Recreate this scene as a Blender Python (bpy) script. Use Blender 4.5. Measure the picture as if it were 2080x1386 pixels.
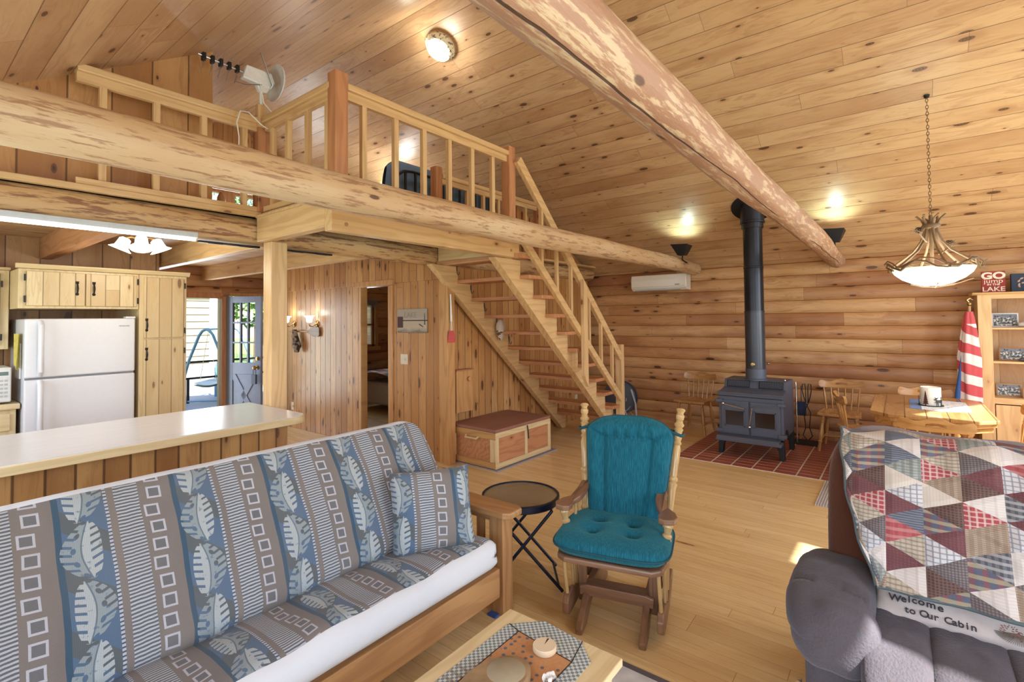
# Log cabin great room. Tunable light first.
SUN_AZ, SUN_EL, SUN_P = 262, 48.2, 19.0
SOUTH_OPENINGS = [(.85, 1.80, .02), (3.15, 3.6, .02), (4.9, 6.3, .5)]
def AREAS():
    area('daylight_patio', (1.42, -2.55, 1.6), (0, 1, .05), 1.1, 2.8, 72, DAY)
    area('daylight_centre', (3.38, -2.55, 1.8), (0, 1, .1), .42, 3.4, 60, DAY)
    area('daylight_dining', (5.6, -2.55, 1.7), (0, 1, .1), 1.3, 2.1, 54, DAY)
    area('daylight_west_a', (-0.6, -.3, 1.45), (1, .1, .1), 2.5, 1.15, 46, DAY)
    area('daylight_west_b', (-0.6, 2.8, 1.45), (1, 0, .1), 1.15, 1.15, 28, DAY)
    area('daylight_west_c', (-0.6, 5.05, 1.45), (1, 0, 0), 1.0, 1.15, 20, DAY)
    area('daylight_loft', (3.3, 8.0, 3.27), (0, -1, 0), 1.4, .6, 25, DAY)
    area('daylight_bedroom', (5.67, 8.0, 1.5), (0, -1, 0), .6, .8, 14, DAY)
    area('daylight_hall', (2.75, 8.0, 1.1), (0, -1, 0), .9, 1.8, 30, DAY)
import bpy, bmesh, math, random
from mathutils import Vector, Matrix
random.seed(7)
for o in list(bpy.data.objects): bpy.data.objects.remove(o)
scene = bpy.context.scene
COL = scene.collection
PI = math.pi
# ---------------------------------------------------------------- camera
# world: X runs away to the right, Y away to the left, Z up; the camera stands over the origin
EYE = 1.58
cd = bpy.data.cameras.new('camera'); cam = bpy.data.objects.new('camera', cd); COL.objects.link(cam)
yaw, pitch, roll = 0.663786278, 0.0271110617, -0.0107188866
fwd = Vector((math.cos(yaw)*math.cos(pitch), math.sin(yaw)*math.cos(pitch), math.sin(pitch)))
rgt = Vector((math.sin(yaw), -math.cos(yaw), 0)); up = rgt.cross(fwd)
r2 = math.cos(roll)*rgt + math.sin(roll)*up; u2 = -math.sin(roll)*rgt + math.cos(roll)*up
M = Matrix((r2, u2, -fwd)).transposed().to_4x4(); M.translation = Vector((0, 0, EYE))
cam.matrix_world = M
cd.sensor_width = 36; cd.lens = 1009.70372*36/2080
cd.shift_x = (1040-1037.89)/2080; cd.shift_y = -(693-621.046)/2080
cd.clip_start = 0.05; cd.clip_end = 200
scene.camera = cam
# ---------------------------------------------------------------- view, world, sun
vs = scene.view_settings
scene.display_settings.display_device = 'sRGB'
vs.view_transform = 'Standard'; vs.look = 'None'; vs.gamma = 1.0; vs.use_curve_mapping = False
vs.exposure = -0.06
scene.cycles.max_bounces = 8; scene.cycles.diffuse_bounces = 5; scene.cycles.glossy_bounces = 3
scene.cycles.transmission_bounces = 6; scene.cycles.transparent_max_bounces = 8
scene.cycles.sample_clamp_indirect = 4.0
scene.cycles.use_denoising = True
scene.cycles.caustics_reflective = False; scene.cycles.caustics_refractive = False
w = bpy.data.worlds.new('world'); scene.world = w; w.use_nodes = True
wn = w.node_tree; wn.nodes.clear()
wo = wn.nodes.new('ShaderNodeOutputWorld'); bg = wn.nodes.new('ShaderNodeBackground')
sky = wn.nodes.new('ShaderNodeTexSky'); sky.sky_type = 'NISHITA'; sky.sun_disc = False
sky.sun_elevation = math.radians(48); sky.sun_rotation = math.radians(200)
wn.links.new(sky.outputs[0], bg.inputs[0]); bg.inputs[1].default_value = 0.55
wn.links.new(bg.outputs[0], wo.inputs[0])
def sun_lamp(az, el, power):
    l = bpy.data.lights.new('sun', 'SUN'); l.energy = power; l.angle = math.radians(0.6); l.color = (1, .99, .96)
    o = bpy.data.objects.new('sun', l); COL.objects.link(o)
    d = Vector((math.cos(az)*math.cos(el), math.sin(az)*math.cos(el), math.sin(el)))   # towards the sun
    o.rotation_euler = (-d).to_track_quat('-Z', 'Y').to_euler(); o.location = d*30
sun_lamp(math.radians(SUN_AZ), math.radians(SUN_EL), SUN_P)
def area(name, loc, direction, sx, sy, power, color=(1, 1, 1), spread=180):
    l = bpy.data.lights.new(name, 'AREA'); l.shape = 'RECTANGLE'; l.size = sx; l.size_y = sy; l.energy = power; l.color = color
    l.spread = math.radians(spread)
    o = bpy.data.objects.new(name, l); COL.objects.link(o); o.location = loc
    o.rotation_euler = Vector(direction).to_track_quat('-Z', 'Y').to_euler(); return o
DAY = (0.84, 0.93, 1.0)
AREAS()
# ---------------------------------------------------------------- node helper: arithmetic on sockets
def hexc(r, g, b, a=1):
    f = lambda c: (c/255/12.92) if c/255 <= .04045 else ((c/255+.055)/1.055)**2.4
    return (f(r), f(g), f(b), a)
class S:
    def __init__(s, g, k): s.g = g; s.k = k
    def _b(s, o, op, rev=False):
        a, b = (o, s) if rev else (s, o)
        return s.g.m(op, a, b)
    def __add__(s, o): return s._b(o, 'ADD')
    __radd__ = __add__
    def __sub__(s, o): return s._b(o, 'SUBTRACT')
    def __rsub__(s, o): return s._b(o, 'SUBTRACT', True)
    def __mul__(s, o): return s._b(o, 'MULTIPLY')
    __rmul__ = __mul__
    def __truediv__(s, o): return s._b(o, 'DIVIDE')
    def __lt__(s, o): return s._b(o, 'LESS_THAN')
    def __gt__(s, o): return s._b(o, 'GREATER_THAN')
class G:
    """one material's node graph"""
    def __init__(s, name):
        s.mat = bpy.data.materials.new(name); s.mat.use_nodes = True
        s.nt = s.mat.node_tree; s.n = s.nt.nodes; s.n.clear()
        s.out = s.n.new('ShaderNodeOutputMaterial'); s.b = s.n.new('ShaderNodeBsdfPrincipled')
        s.nt.links.new(s.b.outputs[0], s.out.inputs[0])
        s.tc = s.n.new('ShaderNodeTexCoord')
    def put(s, sock, v):
        if isinstance(v, S): s.nt.links.new(v.k, sock)
        else: sock.default_value = v
    def m(s, op, *a):
        n = s.n.new('ShaderNodeMath'); n.operation = op
        for i, v in enumerate(a): s.put(n.inputs[i], v)
        return S(s, n.outputs[0])
    def xyz(s, what='Object'):
        n = s.n.new('ShaderNodeSeparateXYZ'); s.nt.links.new(s.tc.outputs[what], n.inputs[0])
        return [S(s, o) for o in n.outputs]
    def vec(s, x=0., y=0., z=0.):
        n = s.n.new('ShaderNodeCombineXYZ')
        for i, v in enumerate((x, y, z)): s.put(n.inputs[i], v)
        return S(s, n.outputs[0])
    def floor(s, a): return s.m('FLOOR', a)
    def fract(s, a): return s.m('FRACT', a)
    def abs(s, a): return s.m('ABSOLUTE', a)
    def mn(s, a, b): return s.m('MINIMUM', a, b)
    def mx(s, a, b): return s.m('MAXIMUM', a, b)
    def sin(s, a): return s.m('SINE', a)
    def step(s, a, lo, hi):     # smooth 0..1
        n = s.n.new('ShaderNodeMapRange'); n.interpolation_type = 'SMOOTHSTEP'
        s.put(n.inputs[0], a); s.put(n.inputs[1], lo); s.put(n.inputs[2], hi); return S(s, n.outputs[0])
    def lin(s, a, lo, hi, o0, o1):
        n = s.n.new('ShaderNodeMapRange'); s.put(n.inputs[0], a)
        for i, v in enumerate((lo, hi, o0, o1)): s.put(n.inputs[i+1], v)
        return S(s, n.outputs[0])
    def noise(s, v=None, scale=5., detail=2., rough=.5, dist=0.):
        n = s.n.new('ShaderNodeTexNoise')
        if v is None: s.nt.links.new(s.tc.outputs['Object'], n.inputs['Vector'])
        else: s.put(n.inputs['Vector'], v)
        n.inputs['Scale'].default_value = scale; n.inputs['Detail'].default_value = detail
        n.inputs['Roughness'].default_value = rough; n.inputs['Distortion'].default_value = dist
        return S(s, n.outputs['Fac'])
    def rnd(s, v):
        n = s.n.new('ShaderNodeTexWhiteNoise'); n.noise_dimensions = '3D'; s.put(n.inputs['Vector'], v)
        return S(s, n.outputs['Value'])
    def obr(s):
        n = s.n.new('ShaderNodeObjectInfo'); return S(s, n.outputs['Random'])
    def voro(s, v, scale=1., rnd=1., dim='3D'):
        n = s.n.new('ShaderNodeTexVoronoi'); n.voronoi_dimensions = dim; s.put(n.inputs['Vector'], v)
        n.inputs['Scale'].default_value = scale; n.inputs['Randomness'].default_value = rnd
        q = s.n.new('ShaderNodeSeparateColor'); s.nt.links.new(n.outputs['Color'], q.inputs[0])
        return S(s, n.outputs['Distance']), S(s, q.outputs[0]), S(s, q.outputs[1])
    def mix(s, f, a, b, mode='MIX'):
        n = s.n.new('ShaderNodeMix'); n.data_type = 'RGBA'; n.blend_type = mode; n.clamp_factor = True
        s.put(n.inputs[0], f); s.put(n.inputs[6], a); s.put(n.inputs[7], b); return S(s, n.outputs[2])
    def bump(s, h, strength=.5, dist=.01):
        n = s.n.new('ShaderNodeBump'); n.inputs['Strength'].default_value = strength; n.inputs['Distance'].default_value = dist
        s.put(n.inputs['Height'], h); s.nt.links.new(n.outputs[0], s.b.inputs['Normal'])
    def done(s, col, rough=.5, metal=0., spec=None):
        s.put(s.b.inputs['Base Color'], col); s.put(s.b.inputs['Roughness'], rough); s.b.inputs['Metallic'].default_value = metal
        if spec is not None: s.b.inputs['Specular IOR Level'].default_value = spec
        return s.mat
MATS = {}
def plain(name, rgb, rough=.5, metal=0., spec=None, noise=0.04, nscale=30., bump=0.):
    if name in MATS: return MATS[name]
    g = G(name); c = hexc(*rgb)
    nz = g.noise(scale=nscale, detail=3.)
    d = tuple(max(0, x*(1-noise*3)) for x in c[:3])+(1,); e = tuple(min(1, x*(1+noise*3)) for x in c[:3])+(1,)
    if bump: g.bump(nz, .3, bump)
    MATS[name] = g.done(g.mix(nz, d, e), rough, metal, spec); return MATS[name]
def emis(name, rgb, power):
    if name in MATS: return MATS[name]
    g = G(name); g.b.inputs['Emission Color'].default_value = hexc(*rgb); g.b.inputs['Emission Strength'].default_value = power
    MATS[name] = g.done(hexc(*rgb), .4); return MATS[name]
TONES = {  # pale, mid, dark, knot
 'ceil': ((206, 172, 132), (194, 156, 112), (156, 110, 74), (62, 34, 24)),
 'log':  ((206, 166, 118), (188, 140, 94), (138, 84, 54), (54, 26, 18)),
 'wall': ((206, 160, 106), (188, 138, 84), (150, 98, 56), (62, 32, 20)),
 'stair': ((222, 190, 142), (208, 170, 118), (172, 128, 82), (110, 66, 40)),
 'floor': ((228, 200, 148), (220, 188, 132), (196, 158, 106), (120, 70, 42)),
 'cab':  ((224, 206, 164), (208, 184, 138), (184, 152, 104), (112, 74, 48)),
 'red':  ((200, 146, 104), (180, 122, 82), (138, 82, 54), (84, 44, 30)),
 'oak':  ((190, 148, 102), (168, 124, 80), (128, 86, 54), (82, 50, 34)),
 'honey': ((202, 162, 106), (182, 136, 82), (140, 94, 54), (82, 46, 32)),
 'maple': ((196, 150, 94), (170, 122, 70), (120, 76, 42), (82, 46, 30)),
 'walnut': ((144, 108, 82), (120, 86, 62), (88, 58, 44), (56, 34, 26)),
}
def planks(name, tone, along, across, width, seg=2.4, off=0., knots=.45, kscale=(6., 3.), rough=.42, groove=.03, scale=1., coords='Object', gdark=.45, blotch=.3, vary=1., krad=1.):
    """boards running along one axis; grain, knots, end joints and V-grooves"""
    if name in MATS: return MATS[name]
    g = G(name); c = g.xyz(coords); a = c[along]; u = (c[across]-off)*(1/width)
    i = g.floor(u); fu = g.fract(u)
    r0 = g.rnd(g.vec(i, 3.7, .5)); al = a+r0*7.3
    j = g.floor(al*(1/seg)); r1 = g.rnd(g.vec(i, j, 1.5)); r2 = g.rnd(g.vec(i, j, 9.5))
    pale, mid, dark, knot = [hexc(*t) for t in TONES[tone]]
    col = g.mix(r1*vary, pale, mid); col = g.mix((r2 > .8)*.45*vary, col, dark)
    w1 = g.noise(g.vec(al*1.1, u*1.3+i*5.1, r1*9), 1.6, 2., .5)
    gr = g.noise(g.vec(al*1.3+w1*.8, (c[across])*38+w1*14+i*3.3, r1*20), 1., 3., .6)
    col = g.mix(g.step(gr, .42, .75)*.5, col, dark)
    col = g.mix(g.step(g.noise(g.vec(al*.9, u*.8+i*9.1, 2.), 1.3, 3.), .5, .75)*.4, col, dark)
    d, q1, q2 = g.voro(g.vec(al*kscale[1]+i*11.3, (fu-.5)*width*kscale[0]+i*3.1, 0.), 1., .9, '2D')
    has = q1 < knots
    rad = (q2*q2*.15+.035)*krad
    bl = g.noise(g.vec(al*.45, (c[across])*1.1+i*.6, 7.), 1., 4., .6)
    col = g.mix(g.step(bl, .5, .68)*blotch, col, dark)
    k = (1-g.step(d, rad*.75, rad*1.15))*has
    halo = (1-g.step(d, rad*1.0, rad*3.2))*has
    ring = g.sin(d*95.)*.5+.5
    col = g.mix(halo*.42, col, dark); col = g.mix(k*(.65+ring*.3), col, knot)
    e = g.mn(fu, 1-fu)*width; js = g.fract(al*(1/seg)); ej = g.mn(js, 1-js)*seg
    gv = 1-g.step(e, groove*.06, groove*.16); gj = 1-g.step(ej, .0006, .0022)
    line = g.mx(gv, gj*.8)
    dk = tuple(x*gdark*.5 for x in dark[:3])+(1,)
    col = g.mix(line*.8, col, dk)
    g.bump((1-line)+gr*.05-k*.1, .5, .004)
    MATS[name] = g.done(col, rough+.0); return MATS[name]
def wood(tone, axis, rough=.4, knots=.25, scale=1.):
    """one solid piece of timber with the grain along a local axis"""
    name = 'wood_%s_%s_%d_%d' % (tone, 'xyz'[axis], round(rough*100), round(knots*100))
    if name in MATS: return MATS[name]
    g = G(name); c = g.xyz(); o = g.obr()*37.
    a = c[axis]; p, q = [c[k] for k in range(3) if k != axis]
    pale, mid, dark, knot = [hexc(*t) for t in TONES[tone]]
    wv = g.noise(g.vec(a*.9+o, p*6., q*6.+o), 1.5, 2.)
    rings = g.sin((p*90.+q*70.+wv*22.)+o)*.5+.5
    fine = g.noise(g.vec(a*4.+o, p*120., q*120.), 1., 2.)
    col = g.mix(g.noise(g.vec(a*.8, p*3+o, q*3), 1.2, 2.), pale, mid)
    col = g.mix(g.step(rings, .35, 1.)*.32, col, dark); col = g.mix(g.step(fine, .5, .8)*.25, col, dark)
    if knots:
        d, q1, q2 = g.voro(g.vec(a*4.2+o, p*8.+o, q*8.), 1., .9); has = q1 < knots
        rad = q2*.13+.05
        col = g.mix((1-g.step(d, rad, rad*2.6))*has*.4, col, dark)
        col = g.mix((1-g.step(d, rad*.7, rad*1.1))*has*.8, col, knot)
    g.bump(rings*.3+fine*.3, .15, .002)
    MATS[name] = g.done(col, rough); return MATS[name]
# ---------------------------------------------------------------- mesh helper
class MB:
    def __init__(s): s.v = []; s.f = []; s.mi = []; s.uv = []; s.cur = 0
    def add(s, vs, fs, uvs=None):
        n = len(s.v); s.v += [tuple(v) for v in vs]
        for k, f in enumerate(fs):
            s.f.append([n+i for i in f]); s.mi.append(s.cur); s.uv.append(uvs[k] if uvs else None)
        return s
    def box(s, x0, x1, y0, y1, z0, z1):
        v = [(x, y, z) for x in (x0, x1) for y in (y0, y1) for z in (z0, z1)]
        return s.add(v, [(0, 1, 3, 2), (4, 6, 7, 5), (0, 4, 5, 1), (2, 3, 7, 6), (0, 2, 6, 4), (1, 5, 7, 3)])
    def cbox(s, c, d): return s.box(c[0]-d[0]/2, c[0]+d[0]/2, c[1]-d[1]/2, c[1]+d[1]/2, c[2]-d[2]/2, c[2]+d[2]/2)
    def prism(s, poly, axis, a, b):
        """poly: 2-D outline in the two other axes, extruded along axis from a to b"""
        n = len(poly)
        def P(p, t):
            q = [p[0], p[1]]; q.insert(axis, t); return tuple(q)
        v = [P(p, a) for p in poly]+[P(p, b) for p in poly]
        f = [tuple(range(n))[::-1], tuple(range(n, 2*n))]+[(i, (i+1) % n, n+(i+1) % n, n+i) for i in range(n)]
        return s.add(v, f)
    def bar(s, p, q, w, h, upv=(0, 0, 1)):
        p = Vector(p); q = Vector(q); d = (q-p).normalized(); u = Vector(upv); r = d.cross(u)
        if r.length < 1e-4: r = d.cross(Vector((1, 0, 0)))
        r.normalize(); u = r.cross(d)
        v = [tuple(e+r*a*w/2+u*b*h/2) for e in (p, q) for a, b in ((-1, -1), (1, -1), (1, 1), (-1, 1))]
        return s.add(v, [(0, 3, 2, 1), (4, 5, 6, 7)]+[(i, (i+1) % 4, 4+(i+1) % 4, 4+i) for i in range(4)])
    def tube(s, pts, rad, n=10, cap=True, closed=False):
        pts = [Vector(p) for p in pts]; m = len(pts)
        rr = rad if isinstance(rad, (list, tuple)) else [rad]*m
        base = len(s.v); prev = None; V = []
        for i, p in enumerate(pts):
            if closed: d = (pts[(i+1) % m]-pts[i-1])
            else: d = pts[min(i+1, m-1)]-pts[max(i-1, 0)]
            d.normalize()
            if prev is None:
                r = d.orthogonal().normalized()
            else:
                r = prev-d*prev.dot(d)
                r = r.normalized() if r.length > 1e-6 else d.orthogonal().normalized()
            prev = r; t = d.cross(r)
            for k in range(n):
                an = 2*PI*k/n; V.append(tuple(p+(r*math.cos(an)+t*math.sin(an))*rr[i]))
        F = []
        for i in range(m if closed else m-1):
            a = i*n; b = ((i+1) % m)*n
            for k in range(n): F.append((a+k, a+(k+1) % n, b+(k+1) % n, b+k))
        if cap and not closed: F += [tuple(range(n))[::-1], tuple(range((m-1)*n, m*n))]
        return s.add(V, F)
    def lathe(s, prof, o=(0, 0, 0), axis=(0, 0, 1), n=16):
        """prof: (radius, height) pairs turned about an axis through o"""
        ax = Vector(axis).normalized(); r = ax.orthogonal().normalized(); t = ax.cross(r); o = Vector(o); V = []
        for rad, h in prof:
            for k in range(n):
                an = 2*PI*k/n; V.append(tuple(o+ax*h+(r*math.cos(an)+t*math.sin(an))*max(rad, 1e-4)))
        F = [(i*n+k, i*n+(k+1) % n, (i+1)*n+(k+1) % n, (i+1)*n+k) for i in range(len(prof)-1) for k in range(n)]
        F += [tuple(range(n))[::-1], tuple(range((len(prof)-1)*n, len(prof)*n))]
        return s.add(V, F)
    def spindle(s, prof, p, q, n=12):
        """prof: (t 0..1, radius) turned between p and q"""
        p = Vector(p); q = Vector(q); L = (q-p).length
        return s.lathe([(r, t*L) for t, r in prof], p, q-p, n)
    def grid(s, fn, nu, nv, uv=True, close_u=False):
        V = [tuple(fn(i/nu, j/nv)) for i in range(nu+1) for j in range(nv+1)]
        F = []; U = []
        for i in range(nu):
            for j in range(nv):
                F.append((i*(nv+1)+j, (i+1)*(nv+1)+j, (i+1)*(nv+1)+j+1, i*(nv+1)+j+1))
                U.append([(i/nu, j/nv), ((i+1)/nu, j/nv), ((i+1)/nu, (j+1)/nv), (i/nu, (j+1)/nv)])
        return s.add(V, F, U if uv else None)
    def ball(s, c, r, n=12, m=8, sz=1.):
        return s.lathe([(r*math.sin(PI*i/m), -r*sz*math.cos(PI*i/m)) for i in range(m+1)], c, (0, 0, 1), n)
    def xf(s, mtx):
        s.v = [tuple(mtx @ Vector(v)) for v in s.v]; return s
    def build(s, name, mat, parent=None, smooth=False, bevel=0., loc=None, rot=None, sub=0, weld=False):
        me = bpy.data.meshes.new(name); me.from_pydata(s.v, [], s.f)
        mats = mat if isinstance(mat, (list, tuple)) else [mat]
        for x in mats: me.materials.append(x)
        if len(mats) > 1: me.polygons.foreach_set('material_index', s.mi)
        if any(u is not None for u in s.uv):
            ul = me.uv_layers.new(name='UVMap')
            for p, u in zip(me.polygons, s.uv):
                if u:
                    for li, t in zip(p.loop_indices, u): ul.data[li].uv = t
        me.update()
        bm = bmesh.new(); bm.from_mesh(me)
        if weld: bmesh.ops.remove_doubles(bm, verts=bm.verts, dist=1e-4)
        bmesh.ops.recalc_face_normals(bm, faces=bm.faces); bm.to_mesh(me); bm.free()
        o = bpy.data.objects.new(name, me); COL.objects.link(o)
        if parent is not None: o.parent = parent
        if loc is not None: o.location = loc
        if rot is not None: o.rotation_euler = rot
        if bevel:
            b = o.modifiers.new('bevel', 'BEVEL'); b.width = bevel; b.segments = 2; b.limit_method = 'ANGLE'; b.angle_limit = math.radians(40)
        if sub:
            b = o.modifiers.new('sub', 'SUBSURF'); b.levels = sub; b.render_levels = sub
        if smooth:
            me.polygons.foreach_set('use_smooth', [True]*len(me.polygons))
            if smooth == 'auto':
                try: me.set_sharp_from_angle(angle=math.radians(38))
                except Exception: pass
        me.update(); return o
def tag(o, label, cat, group=None):
    o['label'] = label; o['category'] = cat
    if group: o['group'] = group
    return o
def struct(o): o['kind'] = 'structure'; return o
def thing(name, label, cat, loc=(0, 0, 0), rz=0., group=None):
    o = bpy.data.objects.new(name, None); COL.objects.link(o); o.empty_display_size = .1
    o.location = loc; o.rotation_euler = (0, 0, rz); return tag(o, label, cat, group)
def kids(o): return [c for c in bpy.data.objects if c.parent == o]
def dup(root, loc, rz=0., label=None, group=None):
    def cp(o, par):
        c = o.copy(); COL.objects.link(c); c.parent = par
        for ch in kids(o): cp(ch, c)
        return c
    ch0 = cp(root, None); ch0.location = loc; ch0.rotation_euler = (0, 0, rz)
    if label: ch0['label'] = label
    if group: ch0['group'] = group
    return ch0
def text(body, size, mat, parent, loc, rot, extrude=.001, align='CENTER', name='lettering', sx=1., offset=0.):
    cu = bpy.data.curves.new(name, 'FONT'); cu.body = body; cu.size = size; cu.extrude = extrude
    cu.align_x = align; cu.align_y = 'CENTER'; cu.offset = offset; cu.materials.append(mat)
    o = bpy.data.objects.new(name, cu); COL.objects.link(o)
    bpy.context.view_layer.update()
    me = bpy.data.meshes.new_from_object(o.evaluated_get(bpy.context.evaluated_depsgraph_get())); bpy.data.objects.remove(o)
    o = bpy.data.objects.new(name, me); COL.objects.link(o); o.parent = parent
    o.location = loc; o.rotation_euler = rot; o.scale = (sx, 1, 1); return o
FACE_NX = (PI/2, 0, -PI/2)     # lettering read from the -X side
FACE_NY = (PI/2, 0, 0)         # lettering read from the -Y side
# ================================================================ the room
XW, XE, YN, YS = -0.75, 7.42, 8.1, -2.6          # inner faces of the four outer walls
RX, RZ, EZ, SL = 3.363, 4.734, 2.30, 0.6         # ridge line, eave height, roof slope
def roof(x): return RZ-SL*abs(x-RX)
m_floor = planks('floor_boards', 'floor', 1, 0, .082, 1.9, 0, .03, (10., 1.4), .26, .008, gdark=1.3, blotch=.15, vary=.6, krad=1.5)
struct(MB().box(XW-.2, XE+.2, YS-.2, YN+.2, -.12, 0).build('floor', m_floor))
m_ceil = planks('ceiling_boards', 'ceil', 1, 0, .1545, 2.6, RX, .26, (10., 3.4), .34, .02, blotch=.4, vary=.5, krad=1.1, gdark=.7)
c = MB()
for a, b in ((XW-.3, RX), (RX, XE+.3)):
    c.prism([(a, roof(a)), (b, roof(b)), (b, roof(b)+.12), (a, roof(a)+.12)], 1, YS-.06, YN+.3)
struct(c.build('ceiling', m_ceil))
CO, CH = .133, .165                               # log courses
def courses(z0, z1):
    k = math.floor((z0-CO)/CH); out = []
    while CO+k*CH < z1-1e-6:
        a = max(z0, CO+k*CH); b = min(z1, CO+(k+1)*CH)
        if b-a > .003: out.append((a, b))
        k += 1
    return out
def log_panel(mb, axis, face, inward, u0, u1, z0, z1, thick=.2, swell=.024):
    """half-round log courses on the plane axis=face, bulging into the room"""
    for a, b in courses(z0, z1):
        prof = []
        k0 = math.floor((a+b)/2/CH-CO/CH); zc = CO+(k0+.5)*CH
        for i in range(9):
            z = a+(b-a)*i/8; t = max(0, 1-((z-zc)/(CH/2))**2)
            prof.append((z, face+inward*(swell*t**.55-.012)))
        out = [(f, z) for z, f in prof]+[(face-inward*thick, b), (face-inward*thick, a)]
        if axis == 0: mb.prism(out, 1, u0, u1)
        else: mb.prism([(f, z) for f, z in out], 0, u0, u1)
m_log_y = planks('log_courses_east', 'log', 1, 2, CH, 1.95, CO, .26, (10., 3.2), .38, .02, gdark=.5, blotch=.8, krad=1.2)
m_log_x = planks('log_courses_north', 'log', 0, 2, CH, 2.1, CO, .26, (10., 3.2), .38, .02, gdark=.5, blotch=.8, krad=1.2)
mb = MB(); log_panel(mb, 0, XE, -1, YS-.2, YN+.2, 0, EZ+.03); struct(mb.build('wall_east', m_log_y, smooth='auto'))
# north gable wall with patio opening, doorway, bedroom window and loft windows
PX0, PX1 = 2.25, 3.24; DX0, DX1 = 3.33, 4.06; BX0, BX1, BZ0, BZ1 = 5.35, 5.99, 1.08, 1.92
mb = MB(); T = 1.97
for a, b, z0, z1 in ((XW-.2, PX0, 0, 2.4), (PX0, PX1, T, 2.4), (PX1, DX0, T, 2.4), (DX0, DX1, 2.0, 2.4), (DX1, BX0, 0, 2.4), (BX0, BX1, 0, BZ0), (BX0, BX1, BZ1, 2.4), (BX1, XE+.2, 0, 2.4)):
    log_panel(mb, 1, YN, -1, a, b, z0, z1)
struct(mb.build('wall_north', m_log_x, smooth='auto'))
m_gable = planks('gable_boards', 'wall', 2, 0, .14, 9, .02, .3, (9., 2.2), .45, .03)
LWX0, LWX1, LWZ0, LWZ1 = 2.55, 4.1, 2.95, 3.58
mb = MB()
mb.prism([(XW-.2, 2.4), (LWX0, 2.4), (LWX0, roof(LWX0)+.02), (XW-.2, roof(XW-.2)+.02)], 1, YN, YN+.15)
mb.prism([(LWX1, 2.4), (XE+.2, 2.4), (XE+.2, roof(XE+.2)+.02), (LWX1, roof(LWX1)+.02)], 1, YN, YN+.15)
mb.box(LWX0, LWX1, YN, YN+.15, 2.4, LWZ0)
mb.prism([(LWX0, LWZ1), (LWX1, LWZ1), (LWX1, roof(LWX1)+.02), (RX, RZ+.02), (LWX0, roof(LWX0)+.02)], 1, YN, YN+.15)
struct(mb.build('wall_gable_north', m_gable))
m_trim = wood('wall', 2, .4, .2); m_glass = G('window_glass')
m_glass.b.inputs['Transmission Weight'].default_value = 1.; m_glass.b.inputs['IOR'].default_value = 1.02
m_glass = m_glass.done((1, 1, 1, 1), .0, spec=.3)
mb = MB()
for x in (LWX0, (LWX0+LWX1)/2-.09, LWX1-.05): mb.box(x, x+(.18 if LWX0 < x < LWX1-.1 else .05), YN-.015, YN+.1, LWZ0, LWZ1)
for z in (LWZ0-.03, LWZ1-.03, 3.36): mb.box(LWX0, LWX1, YN-.012, YN+.09, z, z+.06)
struct(mb.build('window_1', m_trim, bevel=.004))
# west wall (behind the camera) and south gable, both with wide openings the daylight comes through
mb = MB()
WW = [(-1.6, 1.0), (2.2, 3.4), (4.5, 5.6)]
ys = [YS-.2]+[v for p in WW for v in p]+[YN+.2]
for i in range(0, len(ys), 2): log_panel(mb, 0, XW, 1, ys[i], ys[i+1], 0, EZ+.05)
for a, b in WW: log_panel(mb, 0, XW, 1, a, b, 0, .85); log_panel(mb, 0, XW, 1, a, b, 2.05, EZ+.05)
struct(mb.build('wall_west', m_log_y, smooth='auto'))
SW = SOUTH_OPENINGS
def head(x): return min(3.66, roof(x)-.05)
mb = MB(); xs = [XW-.2]+[v for p in SW for v in p[:2]]+[XE+.2]
def col(a, b, f0, f1):
    cuts = [a]+[c_ for c_ in (RX, RX-1.65, RX+1.65) if a < c_ < b]+[b]; cuts.sort()
    for p_, q_ in zip(cuts, cuts[1:]): mb.prism([(p_, f0(p_)), (q_, f0(q_)), (q_, f1(q_)), (p_, f1(p_))], 1, YS-.06, YS)
for i in range(0, len(xs), 2): col(xs[i], xs[i+1], lambda x: 0, lambda x: roof(x)+.03)
for a, b, z0 in SW: col(a, b, lambda x: 0, lambda x: z0); col(a, b, head, lambda x: roof(x)+.03)
struct(mb.build('wall_south', m_gable))
for k, (a, b, z0) in enumerate(SW):
    mb = MB()
    for x in (a, b-.05): mb.box(x, x+.05, YS-.05, YS-.01, z0, head(x))
    for z in (z0, 2.1): mb.box(a, b, YS-.05, YS-.01, z, z+.05)
    struct(mb.build('window_%d' % (5+k), m_trim))
# ---- inner walls
m_vert_y = planks('boards_partition', 'wall', 2, 1, .128, 9, .03, .34, (10., 3.4), .34, .04, krad=1.3)
m_vert_x = planks('boards_stair_wall', 'wall', 2, 0, .118, 9, .02, .34, (10., 3.4), .36, .04, krad=1.3)
m_vert_k = planks('boards_kitchen', 'oak', 2, 0, .235, 9, .02, .45, (5., 2.4), .45, .04)
m_vert_l = planks('boards_loft', 'wall', 2, 0, .225, 9, .05, .5, (5., 2.4), .42, .04)
PXW = 3.86
mb = MB()
mb.box(PXW, PXW+.1, 5.483, 7.42, 0, 2.03); mb.box(PXW, PXW+.1, 4.035, 4.917, 0, 2.03); mb.box(PXW, PXW+.1, 4.917, 5.483, 2.005, 2.03)
mb.box(PXW-.02, PXW+.1, 4.035, 7.42, 2.03, 2.4); struct(mb.build('wall_partition', m_vert_y, bevel=.002))
mb = MB(); mb.box(PXW+.1, DX1+.1, 7.34, 7.42, 0, 2.4); mb.box(DX1+.02, DX1+.1, 7.42, YN, 0, 2.4); struct(mb.build('wall_hall', m_vert_x))
mb = MB()
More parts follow.
